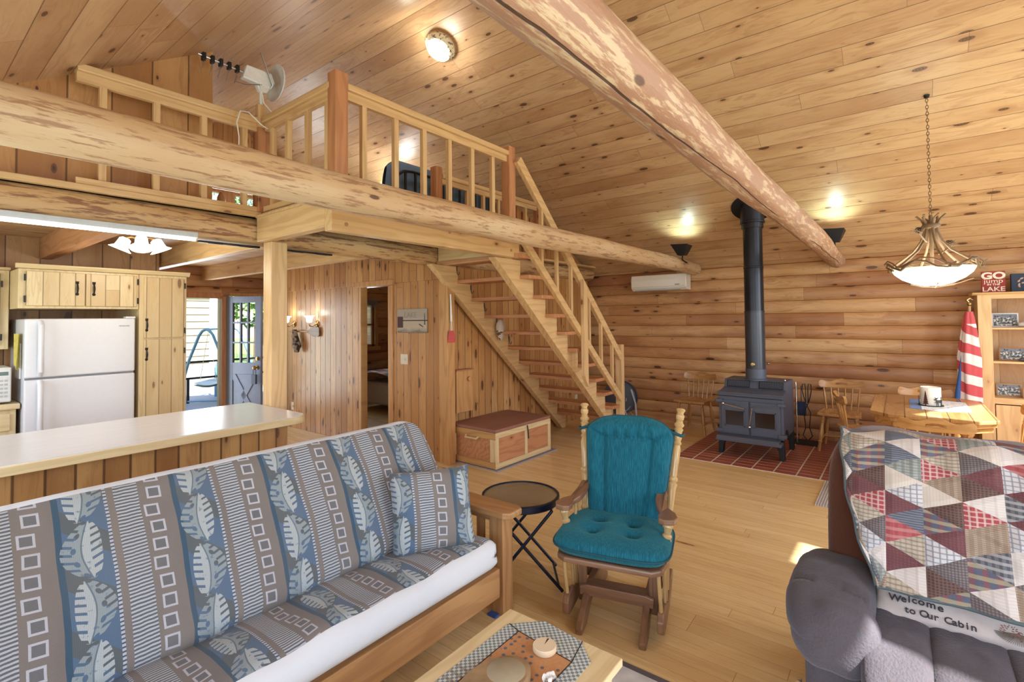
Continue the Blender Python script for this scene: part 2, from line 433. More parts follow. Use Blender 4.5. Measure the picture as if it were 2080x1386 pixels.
mb.box(PXW-.012, PXW, 4.83, 4.917, 0, 2.005); mb.box(PXW-.03, PXW, 4.79, 5.62, 2.01, 2.075); mb.box(PXW, PXW+.1, 4.9, 4.917, 0, 2.005)
struct(mb.build('door_2', wood('wall', 2, .35, .2), bevel=.003))
mb = MB(); mb.box(PXW+.1, 7.2, 4.03, 4.1, 0, 2.19); struct(mb.build('wall_stairside', m_vert_x))
struct(MB().box(XW, 1.93, 6.452, 6.53, 0, 2.4).build('wall_kitchen', m_vert_k)); struct(MB().box(1.86, 1.93, 6.53, YN, 0, 2.4).build('wall_hall', m_vert_k))
mb = MB(); mb.prism([(XW, 2.44), (1.565, 2.44), (1.565, roof(1.565)), (XW, roof(XW))], 1, 4.1, 4.17)
struct(mb.build('wall_loft', m_vert_l))
mb = MB(); mb.prism([(5.33, 2.46), (7.05, 2.46), (6.82, 2.58), (5.33, 3.1)], 1, 4.06, 4.12)
mb.box(5.33, 6.85, 4.0, 4.14, 2.60, 2.64)
struct(mb.build('wall_stairhead', m_vert_x))
mb = MB(); mb.box(XW, XE, 3.97, YN, 2.40, 2.435); mb.box(1.86, 3.8, 2.95, 3.97, 2.39, 2.435)
struct(mb.build('floor_loft', planks('loft_floor_boards', 'ceil', 0, 1, .14, 2.4, .05, .4, (9., 3.), .5, .03)))
# hearth of brick tiles let into the floor
def tiles():
    g = G('hearth_tiles'); x, y, z = g.xyz()
    tx, ty = .1085, .202
    u = (x-5.615)*(1/tx); v = (y-2.06)*(1/ty)
    i, j = g.floor(u), g.floor(v); fu, fv = g.fract(u), g.fract(v)
    gr = g.mx(1-g.step(g.mn(fu, 1-fu)*tx, .0035, .0055), 1-g.step(g.mn(fv, 1-fv)*ty, .0055, .008))
    r = g.rnd(g.vec(i, j, 1.))
    col = g.mix(r, hexc(130, 58, 48), hexc(158, 80, 64)); col = g.mix(g.noise(scale=14., detail=4.)*.35, col, hexc(150, 92, 72))
    col = g.mix(gr, col, hexc(206, 196, 186)); g.bump((1-gr), .5, .003)
    return g.done(col, .4)
struct(MB().box(5.615, XE, -1.02, 2.06, 0, .006).build('floor_hearth', tiles()))
mb = MB(); mb.box(PXW-.014, PXW, 3.97, 4.83, 0, .012)
for a, b in ((YS, -1.05), (2.08, 3.97)): mb.box(XE-.05, XE-.022, a, b, 0, .07)
struct(mb.build('baseboard_east', wood('log', 1, .45, .2)))
# openings in the north wall
mb = MB()
mb.box(PX0, PX0+.06, YN-.03, YN+.12, 0, T); mb.box(PX1-.02, DX0, YN-.05, YN+.12, 0, T+.0); mb.box(PX0, PX1, YN-.03, YN+.12, T-.03, T+.05)
mb.box(PX0, PX1, YN-.03, YN+.12, 0, .06)
wi = struct(mb.build('window_3', wood('red', 2, .45, .1), bevel=.004))
MB().box(PX0+.06, PX1-.02, YN+.03, YN+.036, .06, T-.03).build('pane', m_glass, wi)
mb = MB()
mb.box(DX1-.05, DX1, YN-.03, YN+.12, 0, 2.02); mb.box(DX0, DX1, YN-.03, YN+.12, 1.98, 2.03); 
struct(mb.build('trim_1', wood('wall', 2, .45, .1), bevel=.004))
mb = MB()
for x in (BX0-.07, BX1): mb.box(x, x+.07, YN-.06, YN+.02, BZ0-.06, BZ1+.06)
mb.box(BX0-.07, BX1+.07, YN-.06, YN+.02, BZ1, BZ1+.07); mb.box(BX0-.1, BX1+.1, YN-.1, YN+.02, BZ0-.07, BZ0)
for x in (BX0, BX1-.04): mb.box(x, x+.04, YN+.0, YN+.05, BZ0, BZ1)
for z in (BZ0, BZ1-.04, (BZ0+BZ1)/2-.02): mb.box(BX0, BX1, YN+.0, YN+.05, z, z+.04)
wi = struct(mb.build('window_4', wood('wall', 2, .45, .1), bevel=.004))
MB().box(BX0+.04, BX1-.04, YN+.02, YN+.024, BZ0+.04, BZ1-.04).build('pane', m_glass, wi)
# Dutch-style blue-grey door leaf, hinged on the left jamb and swung into the hall
m_dblue = plain('door_paint', (122, 132, 156), .4)
dr = bpy.data.objects.new('door_1', None); COL.objects.link(dr); struct(dr)
dr.location = (DX0-.055, YN-.06, 0); dr.rotation_euler = (0, 0, math.radians(-64))
LW, LH, LT = .60, 1.965, .045
mb = MB()
gz0, gz1, gx0, gx1 = .97, 1.87, .11, LW-.10
mb.box(0, gx0, 0, LT, .01, LH); mb.box(gx1, LW, 0, LT, .01, LH); mb.box(gx0, gx1, 0, LT, gz1, LH); mb.box(gx0, gx1, 0, LT, .80, gz0)
mb.box(gx0, gx1, 0, LT, .01, .16); mb.box(gx0, gx1, .015, LT-.015, .16, .80)
for p, q in (((gx0, .16), (gx1, .80)), ((gx0, .80), (gx1, .16))): mb.bar((p[0], LT/2, p[1]), (q[0], LT/2, q[1]), .09, LT-.006, (0, 1, 0)) if 0 else mb.bar((p[0], LT/2, p[1]), (q[0], LT/2, q[1]), LT-.006, .085, (0, 0, 1))
mb.build('leaf', m_dblue, dr, bevel=.003)
mb = MB()
for k in (1, 2):
    x = gx0+(gx1-gx0)*k/3; mb.box(x-.012, x+.012, .004, LT-.004, gz0, gz1)
    z = gz0+(gz1-gz0)*k/3; mb.box(gx0, gx1, .004, LT-.004, z-.012, z+.012)
mb.build('muntins', m_dblue, dr, bevel=.002)
MB().box(gx0, gx1, LT/2-.002, LT/2+.002, gz0, gz1).build('pane', m_glass, dr)
m_brass = plain('aged_brass', (168, 138, 88), .28, 1.); m_black = plain('black_iron', (28, 27, 28), .4, .3)
mb = MB(); mb.lathe([(.0, 0), (.03, 0), (.03, .01), (.012, .012), (.012, .04), (.028, .05), (.03, .065), (.02, .08), (0, .083)], (LW-.06, 0, .90), (0, -1, 0)); mb.build('knob', m_brass, dr, smooth='auto')
mb = MB(); mb.lathe([(0, 0), (.028, 0), (.028, .014), (.014, .02), (0, .022)], (LW-.05, 0, 1.03), (0, -1, 0)); mb.build('deadbolt', m_brass, dr, smooth='auto')
mb = MB(); mb.box(LW-.10, LW-.03, -.075, -.035, .66, .8); mb.tube([(LW-.085, -.055, .8), (LW-.085, -.055, .86), (LW-.07, -.055, .885), (LW-.05, -.055, .885), (LW-.04, -.055, .86), (LW-.04, -.055, .8)], .006, 8)
tag(mb.build('key_lockbox', plain('lockbox_grey', (96, 104, 124), .4, .5), None, bevel=.008, loc=dr.location, rot=dr.rotation_euler), 'grey key lockbox hanging from the knob of the blue-grey door', 'lockbox')
# ---- logs and timbers
def peeled(name, tones, patch, nsc, crack=None):
    g = G(name); x, y, z = g.xyz(); c0, c1, c2 = [hexc(*t) for t in tones]
    n1 = g.noise(g.vec(x*1.5, y*13, z*13), nsc, 5., .68, .1); n2 = g.noise(g.vec(x*5., y*46, z*46), 1., 3., .6)
    n3 = g.noise(g.vec(x*.7+5, y*3, z*3), 1.5, 2.)
    col = g.mix(g.step(n3, .3, .7), c0, c1)
    col = g.mix(g.step(n1, patch, patch+.09)*.85, col, c2); col = g.mix(g.step(n2, .55, .8)*.4, col, c2)
    d, q1, q2 = g.voro(g.vec(x*2.6, y*7+2, z*7), 1., .9)
    col = g.mix((1-g.step(d, .07, .11))*(q1 < .45)*.9, col, hexc(84, 50, 34))
    h = n1*.5+n2*.4
    for (cy, cz, th0, x0, x1, wd) in (crack or ()):
        th = g.m('ARCTAN2', z-cz, y-cy); dv = g.abs(th-th0-(g.noise(g.vec(x*1.6, 3., th0), 1., 3.)-.5)*.55)
        mk = (1-g.step(dv, wd*.5, wd))*g.step(x, x0, x0+.25)*(1-g.step(x, x1-.3, x1)); col = g.mix(mk*.9, col, hexc(58, 38, 30)); h = h-mk*.8
    g.bump(h, .6, .01)
    return g.done(col, .5)
m_logA = peeled('peeled_log_pale', ((208, 182, 148), (196, 160, 120), (152, 112, 82)), .52, 3.2)
m_logB = peeled('peeled_log_pink', ((168, 130, 106), (154, 114, 90), (196, 172, 140)), .50, 3.4, [(.6, 2.28, -1.75, .2, 3.6, .05), (.6, 2.28, -1.2, 3.2, 5.4, .05), (.6, 2.28, -2.1, 4.6, 7., .05)])
m_logS = peeled('barked_log', ((210, 178, 134), (196, 158, 112), (128, 84, 64)), .50, 2.2)
def round_log(name, mat, y, z, r0, r1, x0, x1, label, seed, n=22, seg=60, wob=.012):
    random.seed(seed); ph = [random.uniform(0, 6.28) for _ in range(8)]; V = MB()
    def fn(u, v):
        x = x0+(x1-x0)*u; a = 2*PI*v; r = r0+(r1-r0)*u
        r *= 1+.035*math.sin(3*a+x*1.3+ph[0])+.025*math.sin(5*a-x*2.1+ph[1])+.03*math.sin(x*3.1+ph[2]+a)+.012*math.sin(x*9+2*a+ph[3])
        yy = y+wob*math.sin(x*1.1+ph[4]); zz = z+wob*math.sin(x*.9+ph[5])
        return (x, yy+r*math.cos(a), zz+r*math.sin(a))
    V.grid(fn, seg, n, uv=False)
    for e in (0, 1): 
        ring = [fn(e, k/n) for k in range(n)]; V.add(ring, [tuple(range(n))])
    o = V.build(name, mat, smooth='auto', weld=True); return tag(o, label, 'beam', 'round log beams')
round_log('log_beam', m_logA, 2.34, 2.275, .104, .088, XW, 7.32, 'long pale peeled log beam crossing in front of the loft railing', 1)
round_log('log_beam', m_logB, .60, 2.28, .084, .092, XW, XE, 'thick reddish peeled log beam with long cracks overhead, right of the light fixture', 2, wob=.01)
round_log('log_beam', m_logS, 4.06, 2.295, .118, .10, XW, XE-.12, 'bark-mottled log along the loft edge above the kitchen counter', 3, wob=.004)
mb = MB(); mb.box(XW, 1.86, 3.93, 4.1, 2.40, 2.44); mb.box(5.3, XE-.02, 3.90, 4.14, 2.395, 2.425)
struct(mb.build('trim_2', wood('stair', 0, .4, .15), bevel=.005))
for k, x in enumerate((0.0, 1.0, 2.0, 3.0)):
    lb = ['kitchen ceiling joist farthest left, over the counter', 'kitchen ceiling joist above the glass-shade light', 'ceiling joist running back over the tall pantry', 'ceiling joist running back over the hall to the blue-grey door'][k]
    tag(MB().box(x-.045, x+.045, 4.1, 6.45 if x < 1.9 else YN, 2.2, 2.4).build('ceiling_joist', wood('stair' if k > 1 else 'red', 1, .45, .2), bevel=.003), lb, 'joist', 'exposed joists under the loft')
mb = MB(); mb.box(1.872, 1.998, 3.8, 3.93, 0, 2.2)
tag(mb.build('support_post', wood('stair', 2, .42, .12), bevel=.004), 'square wooden post at the end of the white kitchen counter', 'post')
mb = MB(); mb.box(PXW-.01, PXW+.11, 3.9, 4.03, 0, 2.17)
tag(mb.build('corner_post', wood('wall', 2, .4, .25), bevel=.004), 'square pine post at the wall corner behind the red fly swatter', 'post')
# landing frame that carries the head of the stairs
t = thing('landing_frame', 'box frame of pale timber under the loft landing, over the stair head', 'timber frame', (0, 0, 0))
MB().box(1.82, 3.85, 2.9, 2.98, 2.172, 2.39).build('front_beam', wood('stair', 0, .4, .3), t, bevel=.005)
MB().box(1.82, 1.90, 2.98, 3.93, 2.202, 2.39).build('side_beam', wood('stair', 1, .4, .2), t, bevel=.004)
MB().box(3.77, 3.85, 2.98, 3.95, 2.172, 2.39).build('side_beam', wood('stair', 1, .4, .2), t, bevel=.004)
MB().box(1.82, 3.8, 2.9, 3.95, 2.39, 2.41).build('deck', wood('stair', 0, .4, .2), t)
for x, z in ((1.93, 2.335), (1.93, 2.225), (2.9, 2.30), (3.72, 2.33), (3.72, 2.235)): MB().lathe([(0, 0), (.014, 0), (.014, .004), (0, .006)], (x, 2.9, z), (0, -1, 0), 10).build('bolt_head', wood('oak', 1, .5, 0), t)
# ================================================================ stairs and railings
RISE, RUN = .195, .222
def nose(z): return 4.242+(2.02-z)*RUN/RISE
st = thing('staircase', 'open pale timber staircase with heavy notched stringers rising to the loft', 'staircase', (4.9, 3.4, 0))
SO = Vector((4.9, 3.4, 0))
def sx(mb): return mb.xf(Matrix.Translation(-SO))
zt = [2.02+RISE-RISE*k for k in range(11)]
def under(x): return 1.10-.86*(x-4.85)
for y0, y1 in ((3.0, 3.09), (3.87, 3.955)):
    top = []
    for z in zt:
        n = nose(z); top += [(n-.245, z-.035), (n-.025, z-.035)]
    pts = [(3.6, 2.172)]+[(3.79, 2.172)]+[(p[0], min(p[1], 2.172)) for p in top if p[0] > 3.79]
    xb = 4.85+1.10/.86
    pts = pts+[(nose(zt[-1])-.025, .0), (xb, 0)]
    sx(MB().prism(pts, 1, y0, y1)).build('stringer', wood('stair', 0, .4, .2), st, bevel=.004)
for z in zt:
    n = nose(z); sx(MB().box(n-.255, n, 2.885, 3.965, z-.038, z)).build('tread', wood('red', 1, .4, .15), st, bevel=.004)
m_rail_x, m_rail_y, m_rail_z, m_newel = wood('stair', 0, .38, .12), wood('stair', 1, .38, .12), wood('stair', 2, .38, .12), wood('red', 2, .38, .3)
def rail_run(label, axis, fixed, a, b, bals, ztop, z0=2.44, newels=(), group='loft railings', bot=True):
    """straight railing; axis 0 runs along X, 1 along Y"""
    o = (a, fixed, z0) if axis == 0 else (fixed, a, z0)
    t = thing('loft_railing', label, 'railing', o, 0, group); O = Vector(o)
    def bx(u0, u1, w0, w1, z0_, z1_):
        m = MB(); m.box(u0, u1, w0, w1, z0_, z1_) if axis == 0 else m.box(w0, w1, u0, u1, z0_, z1_)
        return m.xf(Matrix.Translation(-O))
    mr = m_rail_x if axis == 0 else m_rail_y
    bx(a, b, fixed-.045, fixed+.045, ztop-.045, ztop).build('handrail', mr, t, bevel=.006)
    bx(a, b, fixed-.02, fixed+.02, ztop-.105, ztop-.045).build('rail_strip', mr, t, bevel=.003)
    if bot: bx(a, b, fixed-.03, fixed+.03, z0, z0+.04).build('bottom_rail', mr, t, bevel=.003)
    for p in bals: bx(p-.02, p+.02, fixed-.0185, fixed+.0185, z0+.04, ztop-.105).build('baluster', m_rail_z, t, bevel=.002)
    for p, zz in newels: bx(p-.048, p+.048, fixed-.048, fixed+.048, z0, zz).build('newel_post', m_newel, t, bevel=.005)
    return t
rail_run('long loft railing along the kitchen side, meeting the sloping ceiling', 0, 3.97, .74, 1.83, [.872, 1.162, 1.455, 1.74], 3.185, newels=[(1.875, 3.215)])
rail_run('short loft railing running back from the tall reddish newel post to the antenna', 1, 1.885, 2.965, 3.9, [3.04, 3.297, 3.57, 3.8], 3.185, newels=[])
rail_run('loft railing over the landing, between two newel posts', 0, 2.935, 1.94, 3.70, [2.09, 2.37, 2.65, 2.93, 3.21, 3.49], 3.185, z0=2.41, newels=[(1.89, 3.245), (3.735, 3.235)])
rail_run('low inner loft railing in front of the blue mattress', 0, 4.0, 3.86, 5.7, [4.0, 4.29, 4.58, 4.87, 5.16, 5.45], 3.20, newels=[(3.8, 3.27), (5.75, 3.14)])
t = thing('stair_railing', 'sloping stair railing with handrail, balusters and two newel posts', 'railing', (4.9, 2.86, 0), 0, 'loft railings')
o = Vector((4.9, 2.86, 0)); T_ = Matrix.Translation(-o)
def hz(x): return 3.15-.950*(x-3.74)
def lz(x): return 2.375-.875*(x-3.83)
MB().bar((3.78, 2.86, hz(3.78)), (5.93, 2.86, hz(5.93)), .05, .09).xf(T_).build('handrail', m_rail_x, t, bevel=.005)
MB().bar((3.80, 2.86, lz(3.80)), (5.93, 2.86, lz(5.93)), .05, .075).xf(T_).build('lower_rail', m_rail_x, t, bevel=.005)
for x in (4.168, 4.448, 4.735, 5.126, 5.412, 5.699): MB().box(x-.018, x+.018, 2.842, 2.878, lz(x), hz(x)).xf(T_).build('baluster', m_rail_z, t, bevel=.002)
MB().prism([(4.90, .93), (4.985, .80), (4.985, hz(4.985)-.03), (4.90, hz(4.90)-.03)], 1, 2.79, 2.835).xf(T_).build('newel_post', m_rail_z, t, bevel=.003)
MB().box(5.95, 6.03, 2.85, 2.94, 0, 1.235).xf(T_).build('newel_post', m_rail_z, t, bevel=.004)
# hooks and bag on the wall-side stringer
def hook(p, lab, g=None):
    m = MB(); m.tube([(0, 0, .03), (0, -.004, .0), (0, -.006, -.045), (.0, -.014, -.062), (0, -.028, -.062), (0, -.036, -.045), (0, -.036, -.03)], .0035, 8)
    m.box(-.006, .006, -.003, .0, -.02, .035)
    return tag(m.build('utility_hook', m_black, smooth='auto', loc=p), lab, 'hook', g)
hk = [(3.974, 2.14), (4.2, 1.94), (4.43, 1.74), (4.66, 1.55), (4.9, 1.33)]
hl = ['topmost black hook on the wall-side stair stringer', 'second black hook from the top of the stair stringer', 'middle black hook, next above the patterned bag', 'black hook carrying the patterned cloth bag', 'lowest black hook on the wall-side stair stringer']
for (x, z), l in zip(hk, hl): hook((x, 3.866, z), l, 'hooks along the stair stringer')
mb = MB()
def bagf(u, v):
    a = 2*PI*v; h = u; r = .012+.062*math.sin(PI*min(1, h*1.02)**.8)**.7*(1+.12*math.sin(3*a+h*4)+.06*math.sin(7*a))
    return (r*math.cos(a)*.95, -.035+r*.55*math.sin(a), .0-.25*h)
mb.grid(bagf, 18, 20)
g = G('bag_cloth'); x, y, z = g.xyz(); sp = g.noise(g.vec(x*26, y*26, z*30), 1., 2.)
cc = g.mix(g.step(sp, .5, .56), hexc(206, 196, 182), hexc(98, 74, 60)); cc = g.mix(z > -.13, cc, hexc(196, 182, 170)); m_bag = g.done(cc, .9)
tag(mb.build('cloth_bag', m_bag, smooth=True, loc=(4.655, 3.838, 1.575), weld=True), 'small cloth bag hanging from a hook on the stair stringer', 'bag')
# flagstone-grey hose reel behind the newel post
t = thing('hose_reel', 'coiled dark hose on a round reel behind the lowest newel post', 'hose', (7.08, 3.42, 0))
m = MB(); m.lathe([(.05, -.07), (.24, -.07), (.255, -.06), (.255, -.05), (.06, -.045), (.06, .045), (.255, .05), (.255, .06), (.24, .07), (.05, .07)], (0, 0, .36), (1, .1, 0), 40); m.build('drum', plain('reel_grey', (70, 76, 88), .4), t, smooth='auto')
m = MB()
pts = [(.05*math.sin(k*.37), (.10+.0019*k)*math.cos(k*.262), .36+(.10+.0019*k)*math.sin(k*.262)) for k in range(72)]
m.tube(pts, .012, 8); m.build('hose', plain('hose_white', (150, 152, 160), .5), t, smooth='auto')
m = MB(); m.tube([(0, .0, .36), (-.12, .15, 0), (.12, .15, 0), (0, 0, .36), (-.12, -.2, 0), (.12, -.2, 0), (0, 0, .36)], .012, 8); m.tube([(-.05, -.2, .5), (-.06, -.27, .3), (-.07, -.3, 0.012)], .014, 8); m.build('stand', plain('reel_light', (170, 172, 186), .4), t, smooth='auto')
# antenna clamped to the loft rail corner
m_white = plain('white_plastic', (226, 226, 224), .4); m_steel = plain('galvanised', (176, 178, 182), .3, 1.)
t = thing('tv_antenna', 'white television antenna with dish reflector on the loft railing corner', 'antenna', (1.86, 3.93, 3.19))
m = MB(); m.box(-.04, .015, -.015, .03, -.08, .10); m.build('mount_block', wood('stair', 2, .38, .12), t, bevel=.003)
m = MB(); m.tube([(-.01, 0, .08), (-.01, 0, .26)], .014, 10); m.build('mast', m_white, t, smooth='auto')
m = MB(); m.prism([(-.16, .26), (.06, .24), (.09, .30), (.06, .37), (-.13, .37)], 1, -.03, .03); m.prism([(-.03, .2), (.03, .2), (.06, .26), (-.06, .26)], 1, -.025, .025); m.build('housing', m_white, t, bevel=.01)
m = MB(); m.tube([(-.14, 0, .31), (-.46, .0, .325)], .007, 8); m.build('boom', m_steel, t, smooth='auto')
for k in range(5):
    x = -.19-.058*k; e = MB(); e.box(x-.012, x+.012, -.02, .02, .29, .345); e.build('clamp', m_black, t, bevel=.004)
    e = MB(); e.tube([(x-.02, 0, .2), (x+.03, 0, .43-.01*k)], .0025, 6); e.build('element', m_steel, t)
m = MB()
m.grid(lambda u, v: (.10+.05*(1-u*u)+0.03*0, .145*u*math.cos(2*PI*v), .315+.145*u*math.sin(2*PI*v)), 8, 28, uv=False)
m.grid(lambda u, v: (.108+.05*(1-u*u), .145*u*math.cos(2*PI*v), .315+.145*u*math.sin(2*PI*v)), 8, 28, uv=False)
m.tube([(.104, .145*math.cos(a*PI/14), .315+.145*math.sin(a*PI/14)) for a in range(28)], .005, 6, closed=True); m.build('dish', m_white, t, smooth='auto')
m = MB(); m.tube([(-.03, -.04, .50), (-.02, -.045, .46), (.06, -.045, .27), (.05, -.03, .24)], .006, 8); m.tube([(-.2, -.03, .25), (-.22, -.035, .2), (-.15, -.04, .2), (-.02, -.03, .25)], .004, 6); m.build('rod', m_steel, t, smooth='auto')
m = MB(); m.tube([(-.03, -.03, .25), (-.01, -.05, .1), (.08, -.08, .0), (.12, -.08, -.06), (.06, -.08, -.12), (-.04, -.08, -.09), (-.14, -.08, -.02), (-.2, -.08, -.03), (-.22, -.07, -.12), (-.2, -.06, -.22), (-.19, -.03, -.42)], .0045, 8); m.build('cable', plain('cable_white', (232, 228, 220), .5), t, smooth='auto')
# blue mattress on a black metal futon frame up in the loft
t = thing('loft_futon', 'blue mattress on a black metal frame seen through the loft railing', 'futon', (4.5, 4.5, 2.435))
g = G('denim_blue'); g.bump(g.noise(scale=220., detail=2.), .3, .002); m_denim = g.done(g.mix(g.noise(scale=9., detail=3.), hexc(78, 98, 124), hexc(108, 128, 152)), .9)
def mat_(u, v):
    x = -.95+1.9*u; s = min(1, min(u, 1-u)*12); a = 2*PI*v
    c = math.cos(a); sn = math.sin(a); hh = .5-.10*(1-s)**2
    return (x, .12+.075*math.copysign(abs(c)**.5, c)*(.4+.6*s)-.12*(sn*.5), .50+hh*math.copysign(abs(sn)**.45, sn))
m = MB(); m.grid(mat_, 40, 28, uv=False); m.build('mattress', m_denim, t, smooth=True, weld=True)
def ffr(pts, name): return MB().tube(pts, .016, 8).build(name, m_black, t, smooth='auto')
ffr([(-.9, -.02, .0), (-.9, -.04, .70), (-.86, -.04, .80), (-.78, -.045, .86), (-.66, -.045, .88), (.66, -.045, .88), (.8, -.045, .84), (.88, -.04, .76), (.9, -.04, .66), (.9, -.02, .0)], 'back_frame')
for k in range(11): ffr([(-.75+.15*k, -.035, .2), (-.75+.15*k, -.04, .88)], 'back_rod').scale = (1, 1, 1)
ffr([(-.9, -.02, .2), (.9, -.02, .2)], 'lower_rod')
# small clutter just behind the loft edge
m_dark = plain('dark_stuff', (46, 40, 44), .6)
t = thing('wooden_headboard', 'turned wooden bed posts in the loft window, seen under the long log', 'headboard', (3.25, 7.3, 2.435))
for x in (-.35, .15):
    MB().lathe([(.02, 0), (.03, .05), (.045, .3), (.05, .55), (.042, .72), (.06, .78), (.05, .86), (.02, .93), (0, .94)], (x, 0, 0), n=14).build('post', wood('oak', 2, .4, .1), t, smooth='auto')
MB().box(-.5, .3, .03, .06, .98, 1.08).build('rail', wood('oak', 0, .4, .1), t, bevel=.004)
tag(MB().box(0, .16, 0, .3, 0, .92).build('wood_column', wood('stair', 2, .4, .2), loc=(3.05, 6.2, 2.435), bevel=.004), 'pale upright timber in the loft left of the dark radio', 'post')
t = thing('portable_radio', 'small dark radio on a shelf in the loft, beside the rail corner', 'radio', (2.2, 4.55, 2.435))
MB().box(-.12, .12, -.05, .05, 0, .17).build('case', m_dark, t, bevel=.012)
MB().lathe([(0, 0), (.055, 0), (.055, .008), (0, .012)], (0, -.05, .085), (0, -1, 0), 20).build('speaker', plain('speaker_red', (150, 92, 84), .6), t, smooth='auto')
# ================================================================ kitchen
m_fridge = plain('fridge_white', (222, 224, 230), .33, noise=.01); m_grey = plain('seal_grey', (120, 124, 132), .5)
m_lam = G('counter_laminate'); x, y, z = m_lam.xyz()
m_lam = m_lam.done(m_lam.mix(m_lam.noise(m_lam.vec(x*3, y*60, z*5), 1., 3.), hexc(214, 212, 212), hexc(200, 198, 198)), .22)
t = thing('breakfast_counter', 'long white-topped kitchen counter with vertical board front', 'counter', (.5, 3.6, 0))
O = Matrix.Translation((-.5, -3.6, 0))
def ctop(x1, y0, y1, r, z0, z1, grow=0):
    pts = [(XW+.06, y0), ]
    for k in range(7): a = -PI/2+PI/2*k/6; pts.append((x1-r+r*math.cos(a), y0+r+r*math.sin(a)))
    pts += [(x1, y1), (XW+.06, y1)]
    m = MB(); m.prism(pts, 2, z0, z1); return m.xf(O)
ctop(1.862, 3.225, 4.13, .10, .885, .932).build('edge_band', wood('cab', 0, .4, .05), t, bevel=.004)
ctop(1.856, 3.231, 4.124, .10, .932, .936).build('worktop', m_lam, t)
MB().box(XW+.06, 1.80, 3.42, 3.46, 0, .885).xf(O).build('front_boards', planks('counter_boards', 'honey', 2, 0, .118, 9, .04, .4, (8., 3.), .32, .05), t)
MB().box(1.78, 1.80, 3.46, 4.08, 0, .885).xf(O).build('end_panel', wood('wall', 2, .4, .2), t)
# refrigerator
t = thing('refrigerator', 'white top-freezer refrigerator beside the tall pine pantry', 'refrigerator', (1.14, 5.75, 0))
MB().box(-.375, .37, 0, .68, .02, 1.625).build('cabinet', m_fridge, t, bevel=.01)
MB().box(-.38, .375, -.055, -.005, 1.13, 1.625).build('freezer_door', m_fridge, t, bevel=.012)
MB().box(-.38, .375, -.055, -.005, .04, 1.115).build('fresh_food_door', m_fridge, t, bevel=.012)
MB().box(-.37, .365, -.045, -.002, 1.112, 1.134).build('door_gap', m_grey, t)
for z0, z1, n in ((1.15, 1.60, 'freezer_handle'), (.55, 1.10, 'door_handle')):
    m = MB(); m.tube([(-.285, -.055, z1), (-.285, -.095, z1-.03), (-.285, -.10, (z0+z1)/2), (-.285, -.095, z0+.03), (-.285, -.055, z0)], [.02, .021, .019, .021, .02], 10); m.build(n, m_fridge, t, smooth='auto')
MB().box(.30, .375, -.06, .03, 1.625, 1.642).build('hinge_cover', m_fridge, t, bevel=.004)
text('FRIGIDAIRE', .016, m_grey, t, (.29, -.0565, 1.555), FACE_NY, .0005, name='door_lettering')
m_tw = plain('towel_yellow', (206, 190, 96), .9, noise=.12, nscale=40)
m = MB(); m.grid(lambda u, v: (-.398-.012*math.sin(9*v+u), .05+.16*v, 1.50-.30*u*(1-.15*v)+.0), 10, 12, uv=False); m.grid(lambda u, v: (-.402-.012*math.sin(9*v+u), .05+.16*v, 1.50-.30*u*(1-.15*v)), 10, 12, uv=False)
tag(m.build('hand_towel', m_tw, smooth=True, loc=(1.14, 5.75, 0)), 'yellow striped towel hanging on the side of the refrigerator', 'towel')
m = MB(); m.box(-.388, -.378, .1, .34, 1.12, 1.42)
tag(m.build('wall_calendar', plain('paper_white', (226, 224, 220), .8), loc=(1.14, 5.75, 0)), 'white papers fixed to the side of the refrigerator', 'papers')
# cabinets
m_cabz = planks('cabinet_boards', 'cab', 2, 0, .105, 9, .03, .3, (9., 3.), .4, .03, gdark=.9); m_cabp = wood('cab', 2, .4, .08); m_cabx = wood('cab', 0, .4, .05)
def pull(parent, x, y, z, s=1.):
    m = MB(); L = .05*s
    m.tube([(x, y, z+L), (x, y-.018, z+L*.6), (x, y-.024, z), (x, y-.018, z-L*.6), (x, y, z-L)], [.005, .006, .009, .006, .005], 8)
    for dz in (L, -L): m.lathe([(0, 0), (.012, 0), (.013, .004), (.006, .008), (0, .009)], (x, y, z+dz), (0, -1, 0), 10)
    for k in (-1, 1): m.tube([(x, y-.004, z+L), (x+k*.012, y-.004, z+L+.014)], [.005, .002], 6)
    m.build('handle', m_black, parent, smooth='auto')
def cab_door(parent, x0, x1, y, z0, z1, hx=None, hz_=None, hinge=None):
    d = MB().box(x0, x1, y-.02, y-.001, z0, z1).build('door', m_cabz, parent, bevel=.004)
    if hx is not None: pull(d, hx, y-.02, hz_)
    for hzz in hinge[1] if hinge else ():
        MB().box(hinge[0]-.006, hinge[0]+.006, y-.024, y-.019, hzz-.028, hzz+.028).build('hinge', m_black, d, bevel=.001)
t = thing('overhead_cabinet', 'pale pine wall cabinet with two doors above the refrigerator', 'cabinet', (0, 0, 0))
MB().box(.72, 1.545, 5.72, 6.45, 1.712, 2.045).build('carcass', m_cabp, t, bevel=.003)
cab_door(t, .765, 1.145, 5.72, 1.735, 2.025, 1.09, 1.89, (.757, (1.79, 1.97))); cab_door(t, 1.152, 1.525, 5.72, 1.735, 2.025, 1.205, 1.89, (1.533, (1.79, 1.97)))
t = thing('pantry_cabinet', 'tall pale pine pantry cabinet right of the refrigerator', 'cabinet', (0, 0, 0))
MB().box(1.549, 1.95, 5.72, 6.45, 0, 2.045).build('carcass', m_cabp, t, bevel=.003)
cab_door(t, 1.585, 1.92, 5.72, 1.435, 2.02, 1.605, 1.56, (1.928, (1.5, 1.95))); cab_door(t, 1.585, 1.92, 5.72, .10, 1.42, 1.605, 1.28, (1.928, (.3, 1.3)))
m = MB(); m.prism([(5.72, 2.047), (5.70, 2.047), (5.68, 2.075), (5.68, 2.085), (5.72, 2.085)], 0, .70, 1.97)
